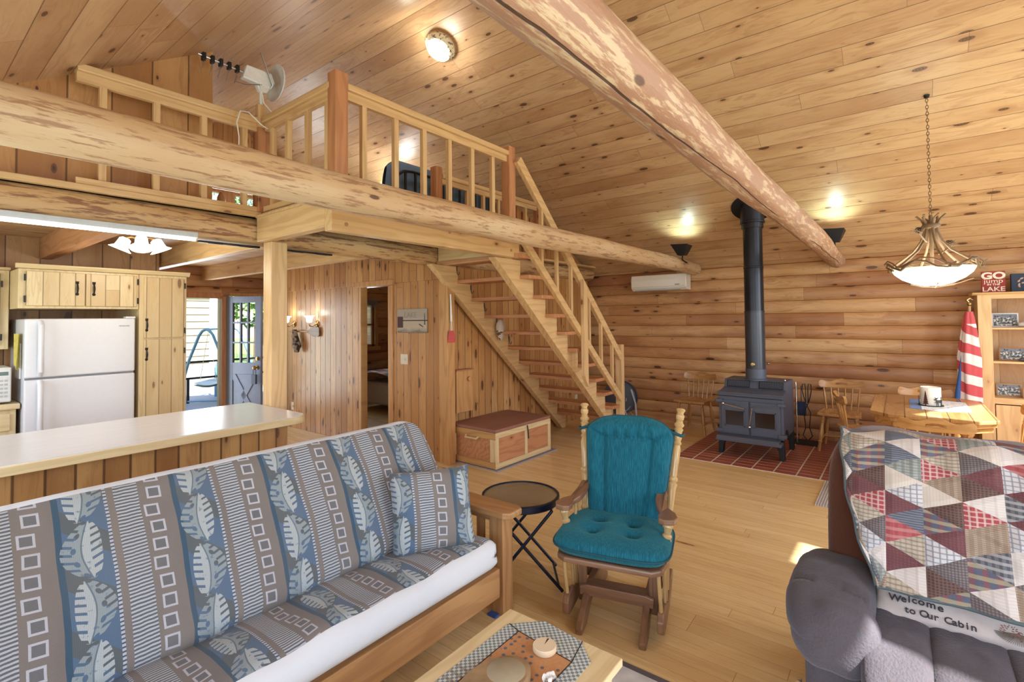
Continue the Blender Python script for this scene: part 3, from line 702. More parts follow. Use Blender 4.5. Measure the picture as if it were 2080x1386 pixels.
tag(m.build('cornice_moulding', m_cabx, bevel=.002), 'thin pine cornice running along the tops of the refrigerator cabinets', 'moulding')
t = thing('corner_cabinet', 'pine wall cabinet at the far left edge above the microwave', 'cabinet', (0, 0, 0))
MB().box(-.1, .715, 6.12, 6.45, 1.365, 2.05).build('carcass', m_cabp, t, bevel=.003)
cab_door(t, .2, .66, 6.12, 1.40, 2.02, None, None, (.668, (1.47, 1.93)))
MB().prism([(6.12, 2.052), (6.09, 2.06), (6.09, 2.075), (6.12, 2.08)], 0, -.1, .72).build('cornice', m_cabx, t)
t = thing('base_cabinet', 'pine base cabinet with drawer under the microwave', 'cabinet', (0, 0, 0))
MB().box(-.1, .735, 5.84, 6.45, 0, .875).build('carcass', m_cabp, t, bevel=.003)
MB().box(.25, .70, 5.825, 5.84, .70, .84).build('drawer', m_cabx, t, bevel=.005); MB().box(.25, .70, 5.825, 5.84, .12, .66).build('door', m_cabz, t, bevel=.005)
tag(MB().box(-.1, .755, 5.80, 6.45, .876, .922).build('worktop', m_cabx, bevel=.006), 'wood-edged worktop carrying the microwave at the left edge', 'worktop')
t = thing('microwave_oven', 'white microwave oven on the worktop at the left edge', 'microwave', (.47, 5.84, .924))
MB().box(-.25, .235, 0, .36, .012, .30).build('case', m_white, t, bevel=.01)
MB().box(.12, .228, -.012, 0, .02, .29).build('control_panel', plain('panel_white', (214, 214, 212), .4), t, bevel=.003)
MB().box(-.245, .115, -.015, 0, .02, .29).build('door', plain('mw_glass', (60, 60, 64), .2), t, bevel=.004)
MB().box(.135, .215, -.0135, -.011, .235, .265).build('display', plain('mw_disp', (80, 104, 96), .2), t)
for i in range(5):
    for j in range(3): MB().box(.138+.027*j, .158+.027*j, -.0140, -.011, .055+.032*i, .072+.032*i).build('button', plain('mw_btn', (176, 178, 178), .5), t)
# under-loft lights
m_tube = emis('tube_glow', (255, 255, 255), 9.)
t = thing('fluorescent_light', 'long white fluorescent tube light under the bark-mottled log', 'light fixture', (0, 0, 0))
MB().box(.12, 1.395, 3.885, 3.935, 2.175, 2.215).build('housing', plain('housing_grey', (186, 190, 196), .5), t, bevel=.004)
MB().tube([(.14, 3.895, 2.165), (1.38, 3.895, 2.165)], .0135, 12).build('tube', m_tube, t, smooth='auto')
m_shade = emis('shade_glow', (255, 248, 232), 3.2)
def flower(mb, p, d, s=1.):
    mb.lathe([(0, 0), (.02*s, 0), (.036*s, .012*s), (.04*s, .05*s), (.044*s, .07*s), (.072*s, .092*s), (.068*s, .094*s), (.038*s, .074*s), (.03*s, .02*s)], p, d, 18); return mb
t = thing('ceiling_light', 'kitchen ceiling light with three ruffled glass shades', 'light fixture', (1.36, 5.0, 2.2), 0)
MB().lathe([(0, .2), (.07, .2), (.07, .17), (.03, .15), (.02, .08), (.03, .06), (0, .05)], (0, 0, 0), n=16).build('canopy', m_brass, t, smooth='auto')
for k, a in enumerate((2.6, 4.5, 6.1)):
    dx, dy = math.cos(a), math.sin(a)
    MB().tube([(0, 0, .08), (dx*.06, dy*.06, .10), (dx*.10, dy*.10, .09)], .007, 8).build('arm', m_brass, t, smooth='auto')
    flower(MB(), (dx*.10, dy*.10, .09), (dx*.45, dy*.45, -1), 1.15).build('shade', m_shade, t, smooth='auto')
def point(name, loc, p, col=(1, .93, .8), r=.04):
    l = bpy.data.lights.new(name, 'POINT'); l.energy = p; l.color = col; l.shadow_soft_size = r
    o = bpy.data.objects.new(name, l); COL.objects.link(o); o.location = loc
point('kitchen_lamp', (1.36, 5.0, 2.05), 9)
area('tube_lamp', (.75, 3.86, 2.14), (0, .15, -1), 1.2, .05, 9, (1, .98, .95))
# two more objects under the landing: dimmable track shapes and smoke detector
for k, (x, y0, y1, lb) in enumerate(((1.66, 4.02, 4.04, 'dark door track under the log, left of the square post'), (2.3, 4.02, 4.04, 'dark door track under the log, right of the square post'))):
    m = MB(); m.box(x-.22, x+.22, 4.0, 4.03, 2.165, 2.18); m.box(x-.16, x-.06, 3.985, 4.0, 2.16, 2.178); m.box(x+.06, x+.16, 3.985, 4.0, 2.16, 2.178)
    tag(m.build('door_track', m_black, bevel=.002), lb, 'track', 'door tracks')
tag(MB().lathe([(0, 0), (.065, 0), (.07, .02), (.05, .038), (0, .04)], (2.6, 3.55, 2.388), (0, 0, -1), 24).build('smoke_detector', m_white, smooth='auto'), 'round white smoke detector under the landing', 'smoke detector')
# sconces on the partition
def sconce(y, z, lab):
    t = thing('wall_sconce', lab, 'wall lamp', (PXW, y, z), 0, 'brass sconces on the partition')
    MB().lathe([(0, 0), (.045, 0), (.05, .006), (.04, .018), (.016, .026), (0, .028)], (0, 0, -.02), (-1, 0, 0), 20).build('backplate', m_brass, t, smooth='auto')
    MB().tube([(-.02, 0, -.02), (-.07, .01, -.055), (-.11, .02, -.045), (-.115, .02, -.01)], .007, 8).build('arm', m_brass, t, smooth='auto')
    flower(MB(), (-.115, .02, .0), (0, 0, 1), 1.05).build('shade', m_shade, t, smooth='auto')
    point('sconce_lamp', (PXW-.115, y+.02, z+.14), 1.0, (1, .98, .82))
sconce(6.50, 1.56, 'lit brass wall sconce above the paddle blade, the right one of the pair'); sconce(7.13, 1.56, 'lit brass wall sconce partly behind the square post')
# paddle, mitt, outlets, switch
t = thing('canoe_paddle', 'small wooden canoe paddle hung sideways under the sconces', 'paddle', (PXW-.025, 6.6, 1.43))
MB().tube([(0, .62, .005), (0, .1, 0)], .013, 10).build('shaft', wood('oak', 1, .4, 0), t, smooth='auto')
m = MB(); m.prism([(.12, -.012), (.12, .012), (.02, .05), (-.02, .065), (-.16, .07), (-.19, .05), (-.19, -.05), (-.16, -.07), (-.02, -.065), (.02, -.05)], 0, -.008, .008); m.build('blade', wood('walnut', 1, .4, 0), t, bevel=.004)
m = MB(); m.tube([(0, .05, 0), (0, .045, -.09), (0, .01, -.16), (0, -.02, -.24), (0, -.01, -.33)], [.03, .045, .05, .06, .03], 10)
g = G('camo_cloth'); n1 = g.noise(scale=22., detail=2.); m_camo = g.done(g.mix(g.step(n1, .45, .55), hexc(56, 46, 42), hexc(150, 136, 124)), .9)
tag(m.build('oven_mitt', m_camo, smooth='auto', loc=(PXW-.07, 6.95, 1.46)), 'dark patterned cloth hanging beside the paddle shaft', 'cloth')
def plate(name, p, w_, h_, lab, cat, knob=True, axis=0):
    t = thing(name, lab, cat, p)
    (MB().box(-.008, 0, -w_/2, w_/2, -h_/2, h_/2) if axis == 0 else MB().box(-w_/2, w_/2, -.008, 0, -h_/2, h_/2)).build('plate', plain('ivory', (222, 212, 192), .4), t, bevel=.003)
    d = (-1, 0, 0) if axis == 0 else (0, -1, 0)
    MB().lathe([(0, .008), (.016, .008), (.014, .02), (0, .022)], (0, -.02 if axis == 0 else 0, 0), d, 16).build('dial' if knob else 'socket', plain('ivory2', (206, 198, 182), .4), t, smooth='auto')
plate('light_switch', (PXW, 4.625, 1.12), .125, .12, 'ivory dimmer switch plate under the lake picture', 'switch')
plate('wall_outlet', (PXW, 4.45, .285), .07, .115, 'white wall outlet with plug-in night light by the wall corner', 'outlet', False)
plate('wall_outlet', (PXW, 7.17, .32), .07, .115, 'white wall outlet low on the partition near the counter end', 'outlet', False)
plate('wall_outlet', (6.78, 4.03, .33), .07, .115, 'small white wall outlet seen between the stair treads', 'outlet', False, 1)
MB().lathe([(0, 0), (.02, .005), (.02, .05), (0, .06)], (PXW-.02, 4.47, .32), (0, 0, 1), 12)
# lake picture
t = thing('lake_picture', 'small canvas picture of a dock on water lettered LAKE', 'picture', (PXW-.006, 4.467, 1.572))
g = G('lake_canvas'); x, y, z = g.xyz(); n = g.noise(g.vec(y*12, z*30, 1.), 1., 4.)
sky_ = g.mix(g.step(z+n*.05, -.02, .08), hexc(196, 184, 168), hexc(170, 160, 148)); lowc = g.mix(g.step(z+n*.08, -.13, -.03), hexc(78, 70, 84), hexc(186, 174, 154))
cc = g.mix(z > .005, lowc, sky_); cc = g.mix((g.abs(z-.004) < .006), cc, hexc(60, 52, 54)); m_cv = g.done(cc, .8)
MB().box(-.02, 0, -.25, .25, -.138, .138).build('canvas', m_cv, t, bevel=.002)
m_brn = plain('paint_brown', (78, 56, 58), .8)
MB().box(-.0215, -.0195, .15, .25, -.08, .05).build('painted_shed', m_brn, t); m = MB(); m.prism([(-.13, -.045), (-.20, -.075), (-.20, -.065), (-.135, -.032)], 0, -.0215, -.0195); m.build('painted_boat', m_brn, t)
m = MB()
for k in range(6): m.prism([(-.225-.001, .09-.022*k), (-.225-.006-.002*k, .068-.022*k), (-.225+.006+.002*k, .068-.022*k)], 0, -.0215, -.0195)
m.build('painted_tree', plain('paint_dk', (54, 48, 52), .8), t)
text('LAKE', .095, plain('letter_grey', (150, 142, 134), .7), t, (-.0215, .02, .065), FACE_NX, .0006)
text('- - meet me at the - -', .022, plain('letter_grey', (150, 142, 134), .7), t, (-.0215, .02, .118), FACE_NX, .0006) if 0 else None
# fly swatter on the corner post and little wall box
t = thing('fly_swatter', 'red fly swatter with white handle hung on the corner post', 'fly swatter', (PXW+.03, 3.885, 1.83))
MB().tube([(0, 0, .03), (0, -.01, -.27)], [.008, .012], 8).build('handle', m_white, t, smooth='auto')
for dx in (-.006, .006): MB().tube([(dx, -.01, -.26), (dx*1.5, -.012, -.38)], .003, 6).build('wire', m_white, t)
m = MB(); m.prism([(-.035, -.37), (.035, -.37), (.058, -.45), (.056, -.50), (-.056, -.50), (-.058, -.45)], 1, -.016, -.012); m.build('paddle', plain('swatter_red', (196, 82, 82), .6), t, bevel=.006)
t = thing('wall_box', 'narrow pine box with round knob on the stair-side wall', 'box', (4.155, 4.03, .77))
MB().box(-.135, .135, -.10, 0, -.24, .225).build('case', wood('wall', 2, .4, .3), t, bevel=.003)
MB().box(-.145, .15, -.115, 0, .225, .24).build('lid', wood('red', 0, .4, .1), t, bevel=.002)
MB().lathe([(0, 0), (.012, 0), (.012, .015), (.028, .02), (.028, .03), (0, .036)], (.06, -.10, .13), (0, -1, 0), 18).build('knob', wood('wall', 1, .4, 0), t, smooth='auto')
tag(MB().box(0, .03, -.03, 0, 0, .09).build('matchbox_holder', plain('holder_brown', (86, 62, 48), .5), loc=(4.02, 4.03, 1.56)), 'small brown holder on the wall right of the fly swatter', 'holder')
# blanket chest
t = thing('blanket_chest', 'low wooden storage chest with panelled sides at the foot of the stairs', 'chest', (4.49, 3.66, 0), math.radians(-1))
MB().box(-.49, .49, -.32, .32, .015, .395).build('body', wood('red', 0, .5, .2), t)
m_ply = G('worn_ply_red'); q = m_ply.noise(scale=7., detail=6., rough=.7)
m_ply = m_ply.done(m_ply.mix(q, hexc(128, 84, 72), hexc(164, 116, 98)), .55)
MB().box(-.50, .50, -.33, .33, .395, .425).build('lid', m_ply, t, bevel=.003)
m_fr, m_frz = wood('cab', 0, .45, .15), wood('cab', 2, .45, .15)
for k, (x0, x1, z0, z1, mm) in enumerate(((-.50, .50, .335, .392, m_fr), (-.50, .50, .02, .075, m_fr), (-.50, -.45, .075, .335, m_frz), (.45, .50, .075, .335, m_frz), (.0, .045, .075, .335, m_frz))):
    MB().box(x0, x1, -.333, -.32, z0, z1).build('front_frame', mm, t, bevel=.002)
for y0, y1, z0, z1, mm in ((-.33, .33, .32, .392, wood('honey', 1, .45, .1)), (-.33, .33, .02, .085, wood('honey', 1, .45, .1)), (-.33, -.255, .085, .32, m_frz), (.255, .33, .085, .32, m_frz)):
    MB().box(-.503, -.49, y0, y1, z0, z1).build('end_frame', mm, t, bevel=.002)
MB().box(-.505, .60, -.36, .33, 0, .012).build('base_mat', plain('mat_grey', (150, 144, 150), .8), t)
m = MB(); m.tube([(-.505, -.09, .325), (-.53, -.08, .31), (-.53, .08, .31), (-.505, .09, .325)], .011, 8); m.build('handle', wood('cab', 1, .45, 0), t, smooth='auto')
m = MB(); m.tube([(.03, -.345, .39), (.035, -.35, .33), (.05, -.345, .24)], .006, 8); m.build('latch_strap', m_black, t, smooth='auto')
# bed seen through the doorway
t = thing('bed', 'bed with patchwork blanket seen through the bedroom doorway', 'bed', (6.3, 7.25, 0))
g = G('blanket_patch'); x, y, z = g.xyz(); i = g.floor(x*9); j = g.floor(z*8); k = g.floor(y*9); r = g.rnd(g.vec(i, j, k))
cc = g.mix(r > .35, hexc(150, 70, 56), hexc(92, 110, 130)); cc = g.mix(r > .6, cc, hexc(60, 52, 56)); cc = g.mix(r > .8, cc, hexc(176, 140, 96)); m_bl = g.done(cc, .9)
m = MB(); m.grid(lambda u, v: (-.95+1.9*u, -.66+1.2*v+.03*math.sin(11*u)*(v < .25), .10+.56*min(1, (v/.24))**.6 if v < .24 else .66-.02*math.sin(v*9)), 16, 24, uv=False); m.build('blanket', m_bl, t, smooth=True)
MB().box(-.85, .85, -.5, .5, .1, .5).build('mattress', m_white, t, bevel=.05); 
for x in (-.8, .8):
    for y in (-.45, .45): MB().box(x-.03, x+.03, y-.03, y+.03, 0, .1).build('leg', wood('oak', 2), t)
m = MB(); m.ball((0, 0, .07), .2, 16, 8, .35); tag(m.build('floor_cushion', plain('cushion_blue', (120, 142, 170), .9), smooth=True, loc=(5.75, 6.62, .0)), 'pale blue cushion on the bedroom floor by the bed', 'cushion')
m = MB()
for k in range(7): m.box(BX0-.03, BX1+.03, YN-.10, YN-.07, 1.84+.022*k, 1.852+.022*k)
tag(m.build('window_blind', plain('blind_grey', (150, 156, 166), .5)), 'raised slatted blind at the top of the bedroom window', 'blind')
# ================================================================ stove corner
m_cast = plain('stove_grey', (84, 90, 106), .5, .2, noise=.05, nscale=60); m_cast2 = plain('stove_dark', (34, 36, 42), .5, .3)
m_chrome = plain('chrome', (210, 210, 214), .15, 1.); m_pipe = plain('pipe_black', (44, 47, 56), .32, .6, noise=.12, nscale=4)
SX, SY = 6.13, 1.36
t = thing('wood_stove', 'dark grey two-door cast wood stove on the brick hearth', 'wood stove', (SX, SY, .006))
hw = .335
m = MB()
prof = [(-.03, .215), (-.03, .655), (-.055, .665), (-.055, .70), (.20, .735), (.20, .735), (.235, .825), (.62, .825), (.62, .215)]
m.prism([(x, z) for x, z in prof if True], 1, -hw, hw); m.build('body', m_cast, t, bevel=.005)
MB().box(-.07, .22, -hw-.012, hw+.012, .693, .706).build('shelf', m_cast, t, bevel=.004)
for s in (-1, 1):
    y0, y1 = (.012, hw-.03) if s > 0 else (-hw+.03, -.006)
    d = MB().box(-.05, -.03, y0, y1, .235, .61).build('door', m_cast, t, bevel=.005)
    MB().box(-.054, -.049, y0+.05, y1-.045, .33, .50).build('window', plain('stove_glass', (34, 20, 18), .12), d, bevel=.001)
    m = MB(); a, b, c_, e = y0+.042, y1-.037, .322, .508
    for q in ((a, b, c_, c_+.01), (a, b, e-.01, e), (a, a+.01, c_, e), (b-.01, b, c_, e)): m.box(-.0565, -.05, q[0], q[1], q[2], q[3])
    m.build('window_frame', m_cast, d)
    text('NIGHT' if s > 0 else 'WATCH', .05, plain('stove_letter', (90, 96, 108), .35, .5), d, (-.0505, (y0+y1)/2+.01, .568), FACE_NX, .003, sx=1.15, offset=.001)
m = MB(); m.tube([(-.055, .27, .575), (-.085, .26, .57), (-.09, .05, .535), (-.06, .035, .54)], .006, 8); m.ball((-.09, .275, .578), .016); m.build('door_handle', m_chrome, t, smooth='auto')
m = MB(); m.tube([(-.055, -.035, .56), (-.088, -.03, .55), (-.09, -.004, .36)], .006, 8); m.ball((-.09, -.002, .335), .018); m.build('door_handle', m_chrome, t, smooth='auto')
for y in (hw, -hw+.02):
    for z in (.585, .245): MB().box(-.065, .0, y-.05, y+.03, z, z+.035).build('hinge', m_cast, t, bevel=.003)
for s in (1, -1):
    y0 = .05 if s > 0 else -.30
    gr = MB().box(.0, .01, 0, .25, 0, .085)
    rot = math.atan2(.035, .09)
    gg = gr.build('grille_plate', m_cast2, t, loc=(.190, y0, .742), rot=(0, rot, 0))
    for k in range(21): MB().box(-.004, .001, .008+.0112*k, .0125+.0112*k, .008, .077).build('grille_bar', m_cast, gg)
m = MB(); m.prism([(-.30, 0), (-.235, .035), (-.03, .035), (-.03, 0)][::-1] if 0 else [(-.19, .19), (-.16, .225), (-.03, .225), (-.03, .19)], 1, -hw+.03, hw-.0); m.prism([(-.20, .175), (-.17, .205), (-.02, .205), (-.02, .175)], 1, -hw, hw)
m.build('ash_shelf', m_cast, t, bevel=.006)
for x, y in ((-.02, -hw+.05), (-.02, hw-.05), (.58, -hw+.05), (.58, hw-.05)):
    sgn = 1 if y > 0 else -1
    MB().prism([(y+sgn*.05, .21), (y-sgn*.06, .21), (y-sgn*.0, .10), (y+sgn*.01, 0), (y+sgn*.055, 0)], 0, x-.045, x+.045).build('leg', m_cast2, t, bevel=.006)
MB().lathe([(0, 0), (.035, 0), (.045, .006), (.045, .016), (.02, .022), (0, .022)], (.10, -hw, .27), (0, -1, 0), 20).build('damper_wheel', m_cast2, t, smooth='auto')
MB().lathe([(0, 0), (.009, 0), (.013, .01), (.009, .022), (0, .024)], (.28, -hw+.03, .825), (0, 0, 1), 12).build('finial', m_chrome, t, smooth='auto')
# stove pipe
px_, py_ = 6.45, 1.365
t = thing('stove_pipe', 'tall black stove pipe rising from the wood stove to the sloping ceiling', 'stove pipe', (px_, py_, .831))
zc = roof(px_)
MB().lathe([(.112, 0), (.112, .012), (.097, .02), (.097, .13), (.094, .132)], n=32).build('collar', m_cast, t, smooth='auto')
MB().lathe([(.094, .13), (.094, .80), (.097, .802), (.097, .815)], n=32).build('lower_section', plain('pipe_grey', (64, 68, 78), .35, .4), t, smooth='auto')
MB().lathe([(.092, .80), (.092, 1.32), (.096, 1.325), (.096, 1.34), (.091, 1.345), (.091, 1.86)], n=32).build('upper_section', m_pipe, t, smooth='auto')
MB().lathe([(.10, 1.80), (.104, 1.80), (.104, 1.86), (.098, 1.86), (.118, 1.862), (.118, 1.885), (.112, 1.89), (.112, zc-.831+.08)], n=32).build('ceiling_sleeve', m_pipe, t, smooth='auto')
m = MB(); m.lathe([(.0, 0), (.23, 0), (.23, .012), (0, .014)], (0, 0, zc-.831), (-SL, 0, -1), 32); m.build('ceiling_flange', m_cast2, t, smooth='auto')
MB().lathe([(0, 0), (.02, 0), (.024, .004), (.02, .008), (0, .009)], (-.107, .01, .185), (-1, 0, 0), 18).build('thermometer', m_brass, t, smooth='auto')
m = MB(); m.tube([(.0, -.09, .19), (0, -.12, .19)], .004, 6); m.tube([(0, -.12, .19), (0, -.135, .195), (0, -.15, .19)], [.006, .012, .008], 8); m.build('damper_handle', m_chrome, t, smooth='auto')
for ch_ in kids(t):
    if ch_.name.split('.')[0] in ('collar', 'lower_section', 'upper_section', 'ceiling_sleeve'): ch_.data.transform(Matrix.Diagonal((1.15, 1.15, 1, 1)))
# fireplace tools
t = thing('fireplace_tools', 'black wrought iron fireplace tools standing right of the stove', 'fireplace tools', (7.12, .95, .006))
MB().box(-.12, .12, -.14, .14, 0, .02).build('base', m_cast2, t, bevel=.004)
MB().tube([(0, .1, .02), (0, .1, .72), (0, .1, .75)], [.009, .009, .004], 8).build('stand_post', m_chrome, t, smooth='auto')
for s in (1, -1):
    m = MB(); m.tube([(-.03, s*.012-.02, .50), (-.03, s*.035-.02, .58), (-.03, s*.05-.02, .66), (-.03, s*.045-.02, .73), (-.03, s*.02-.02, .735), (-.03, s*.012-.02, .68), (-.03, s*.012-.02, .50), (-.03, -s*.035-.02, .38), (-.03, -s*.02-.02, .2), (-.03, -s*.05-.02, .1), (-.03, -s*.01-.02, .05)], .006, 8); m.build('tongs', m_black, t, smooth='auto')
m = MB(); m.box(.02, .05, -.0, .11, .33, .5); m.tube([(.03, .05, .5), (.03, .05, .7)], .005, 6); m.build('brush', plain('brush_navy', (34, 46, 74), .8), t, bevel=.004)
# heat pump
t = thing('heat_pump', 'white wall-mounted heat pump unit under the ceiling', 'air conditioner', (XE-.025, 2.84, 2.10))
m = MB(); m.prism([(0, -.115), (-.16, -.115), (-.20, -.07), (-.215, .05), (-.20, .12), (0, .125)][::-1], 1, -.425, .425) if 0 else m.prism([(0, -.115), (-.15, -.115), (-.20, -.075), (-.21, .04), (-.19, .12), (0, .125)], 1, -.425, .425)
m.build('case', plain('ac_white', (232, 228, 222), .35, noise=.01), t, bevel=.012)
MB().box(-.185, -.15, -.33, .37, -.117, -.109).build('louvre', plain('ac_grey', (150, 148, 146), .4), t); 
m = MB(); m.box(-.2105, -.2065, -.40, .40, -.060, -.0575); m.build('seam', plain('ac_grey', (150, 148, 146), .4), t)
MB().box(-.213, -.209, -.33, -.26, -.045, -.03).build('badge', plain('ac_grey', (150, 148, 146), .4), t)
# up-lights on the logs
def uplight(p, lab):
    t = thing('uplight', lab, 'spotlight', p, 0, 'black uplights on the log beams')
    m = MB(); m.prism([(-.11, .09), (-.02, .12), (.10, .115), (.085, -.02), (.0, -.05)], 1, -.07, .07) if 0 else None
    m = MB(); top = [(-.11, -.10, .10), (.11, -.10, .10), (.11, .12, .115), (-.11, .12, .115)]; bot = [(-.05, -.045, -.035), (.05, -.045, -.035), (.05, .05, -.03), (-.05, .05, -.03)]
    m.add(bot+top, [(0, 1, 2, 3), (0, 4, 5, 1), (1, 5, 6, 2), (2, 6, 7, 3), (3, 7, 4, 0)]); m.build('shade', m_cast2, t)
    m = MB(); top = [(-.105, -.095, .098), (.105, -.095, .098), (.105, .115, .113), (-.105, .115, .113)]; bot = [(-.045, -.04, -.028), (.045, -.04, -.028), (.045, .045, -.024), (-.045, .045, -.024)]
    m.add(bot+top, [(0, 1, 2, 3), (0, 4, 5, 1), (1, 5, 6, 2), (2, 6, 7, 3), (3, 7, 4, 0)]); m.build('reflector', m_white, t)
    MB().ball((0, 0, .015), .03).build('bulb', emis('bulb_glow', (255, 250, 230), 14.), t, smooth=True)
    MB().tube([(0, 0, -.03), (0, 0, -.09), (.05, -.02, -.115), (.12, -.02, -.12)], .009, 8).build('arm', m_black, t, smooth='auto')
    l = bpy.data.lights.new('uplight_lamp', 'SPOT'); l.energy = 9; l.spot_size = math.radians(125); l.spot_blend = .6; l.color = (.66, 1, .92); l.shadow_soft_size = .05
    o = bpy.data.objects.new('uplight_lamp', l); COL.objects.link(o); o.location = (p[0], p[1], p[2]+.09); o.rotation_euler = (PI, 0, 0)
uplight((6.6, 2.26, 2.435), 'black uplight beside the end of the pale log, above the heat pump'); uplight((6.6, .555, 2.435), 'black uplight above the end of the reddish log beam')
# ceiling fixture
fx, fy = 3.70, 3.80; fz = roof(fx)
t = thing('ceiling_fixture', 'round lit ceiling light with birch-bark style rim', 'ceiling light', (fx, fy, fz)); t.rotation_euler = (0, math.atan(SL), 0)
g = G('basket_rim'); x, y, z = g.xyz(); n = g.noise(g.vec(x*30, y*30, z*60), 1., 2.)
m_rim = g.done(g.mix(g.step(n, .55, .62), hexc(206, 190, 160), hexc(96, 84, 66)), .8)
MB().lathe([(.13, -.01), (.165, -.012), (.168, -.05), (.135, -.095), (.115, -.098), (.12, -.05), (.13, -.012)], n=36).build('rim', m_rim, t, smooth='auto')
MB().lathe([(.164, -.004), (.174, -.008), (.174, -.02), (.164, -.022)], n=36).build('bark_edge', wood('oak', 2, .6, 0), t, smooth='auto')
MB().lathe([(.118, -.085), (.10, -.115), (.06, -.135), (.02, -.142), (0, -.143)], n=28).build('glass_bowl', emis('bowl_glow', (252, 255, 236), 4.), t, smooth='auto')
MB().lathe([(.032, -.135), (.03, -.15), (.012, -.165), (.01, -.18), (0, -.185)], n=16).build('finial', plain('finial_tan', (172, 152, 122), .5), t, smooth='auto')
point('fixture_lamp', (fx-.13, fy, fz-.22), 14, (1, .95, .85), .1)
l = point('fixture_glow', (fx-.16, fy+.1, fz-.02), 1.2, (.85, 1, .78), .05)
m = MB(); m.lathe([(0, 0), (.12, 0), (.13, -.03), (.08, -.07), (0, -.08)], (5.0, 6.4, roof(5.0)), (-SL*0, 0, 1), 24)
tag(m.build('loft_ceiling_light', emis('loft_glow', (235, 255, 215), 3.), smooth='auto'), 'small glowing ceiling light in the loft behind the short railing', 'ceiling light')
point('loft_lamp', (4.6, 6.0, roof(5.0)-.3), 26, (1, 1, .98), .1)
# ================================================================ chandelier
m_twig = plain('twig_bronze', (118, 92, 64), .55, .0, noise=.12, nscale=20)
cx_, cy_ = 5.5, -.225
t = thing('chandelier', 'rustic twig chandelier with glowing glass bowl over the dining table', 'chandelier', (cx_, cy_, 1.82))
g = G('bowl_glass'); x, y, z = g.xyz(); cc = g.mix(g.step(z, .09, .15), hexc(255, 252, 240), hexc(214, 240, 196)); g.nt.links.new(cc.k, g.b.inputs['Emission Color']); g.put(g.b.inputs['Emission Strength'], g.lin(z, .1, .15, 5., 1.4)); m_bowl = g.done(cc, .3)
MB().lathe([(0, 0), (.04, .003), (.10, .022), (.16, .06), (.20, .105), (.218, .148), (.213, .148), (.19, .1), (.14, .055), (.05, .012), (0, .01)], n=48).build('glass_bowl', m_bowl, t, smooth='auto')
MB().lathe([(0, -.012), (.03, -.008), (.036, .004), (0, .006)], n=20).build('bowl_cap', m_twig, t, smooth='auto')
random.seed(5)
def twig(pts, r, name='twig'):
    n = len(pts); return MB().tube(pts, [r*(1-.25*i/n)*random.uniform(.85, 1.15) for i in range(n)], 7).build(name, m_twig, t, smooth='auto')
def circ(a, r, z): return (r*math.cos(a), r*math.sin(a), z)
for k in range(4):
    a0 = k*PI/2+.3
    twig([circ(a0+s*.22, .235+.012*math.sin(s*2+k), .165+.035*math.sin(s*1.35+k*2)) for s in range(9)], .0095, 'rim_branch')
    twig([circ(a0+.5+s*.25, .24+.01*math.cos(s*2+k), .185-.035*math.sin(s*1.2+k*2)) for s in range(8)], .007, 'rim_branch')
for k in range(6):
    a = k*PI/3+.25
    twig([circ(a, .235, .16), circ(a, .17, .22), circ(a, .10, .29), circ(a, .055, .37), circ(a, .035, .45), circ(a, .032, .50), circ(a, .05, .55), circ(a+.3, .075, .585)], .0088, 'upright_branch')
MB().tube([(0, 0, .13), (0, 0, .60)], .014, 10).build('centre_stem', m_twig, t, smooth='auto')
MB().lathe([(.03, .475), (.048, .478), (.05, .49), (.05, .50), (.046, .51), (.03, .512)], n=20).build('binding_ring', m_twig, t, smooth='auto')
for a, z in ((2.6, .40), (-.9, .30)):
    twig([circ(a, .05, z-.04), circ(a, .10, z), circ(a, .13, z+.03)], .006)
    m = MB(); c0 = Vector(circ(a, .12, z+.035))
    for q in range(7):
        for s in range(7):
            an = s*.9+q*.45; rr = .006+.015*math.sin(PI*(q+1)/8); m.bar(c0+Vector((math.cos(an)*rr*.3, math.sin(an)*rr*.3, q*.006)), c0+Vector((math.cos(an)*rr*1.3, math.sin(an)*rr*1.3, q*.006+.004)), .008, .003)
    m.build('pine_cone', plain('cone_brown', (110, 84, 62), .7), t)
    m = MB()
    for q in range(12): an = q*2.4; d = Vector((math.cos(a)+.5*math.cos(an), math.sin(a)+.5*math.sin(an), .45*math.sin(q*1.7)+.2)).normalized(); m.tube([c0, c0+d*.06], [.002, .001], 4)
    m.build('pine_needles', m_twig, t)
m = MB()
for q in range(10): an = -.6+q*.13; m.tube([circ(-PI/2+.3, .235, .16), Vector(circ(-PI/2+.3, .235, .16))+Vector((math.cos(an*1.5-1.2)*.05, -.05, .05*math.sin(q)))], [.003, .001], 4)
m.build('pine_needles', m_twig, t)
twig([(-.13, .12, .012), (-.05, .05, -.006), (.02, -.05, -.004), (.10, -.12, .02)], .006, 'lower_twig'); twig([(-.12, -.02, .014), (0, -.01, -.012), (.05, -.10, .006), (.0, -.2, .05)], .005, 'lower_twig')
zt_ = roof(cx_)-1.82
m = MB(); k = 0; z = .60
links = []
while z < zt_:
    pts = [((.009*math.cos(a) if k % 2 else 0), (0 if k % 2 else .009*math.cos(a)), z+.018+.018*math.sin(a)) for a in [i*PI/4 for i in range(8)]]
    m.tube(pts, .0028, 5, closed=True); z += .0285; k += 1
ch = m.build('chain', m_twig, t); ch['kind'] = 'stuff'
MB().lathe([(.0, 0), (.022, 0), (.018, -.02), (0, -.03)], (0, 0, zt_), (0, 0, 1), 14).build('ceiling_hook', m_black, t, smooth='auto')
point('chandelier_lamp', (cx_, cy_, 2.03), 4, (1, .97, .88), .1); point('chandelier_under', (cx_-.0, cy_, 1.72), 5, (1, .97, .88), .12)
for ch_ in kids(t):
    if ch_.name.split('.')[0] not in ('chain', 'ceiling_hook', 'centre_stem'):
        ch_.data.transform(Matrix.Diagonal((1.28, 1.28, 1.03, 1)))
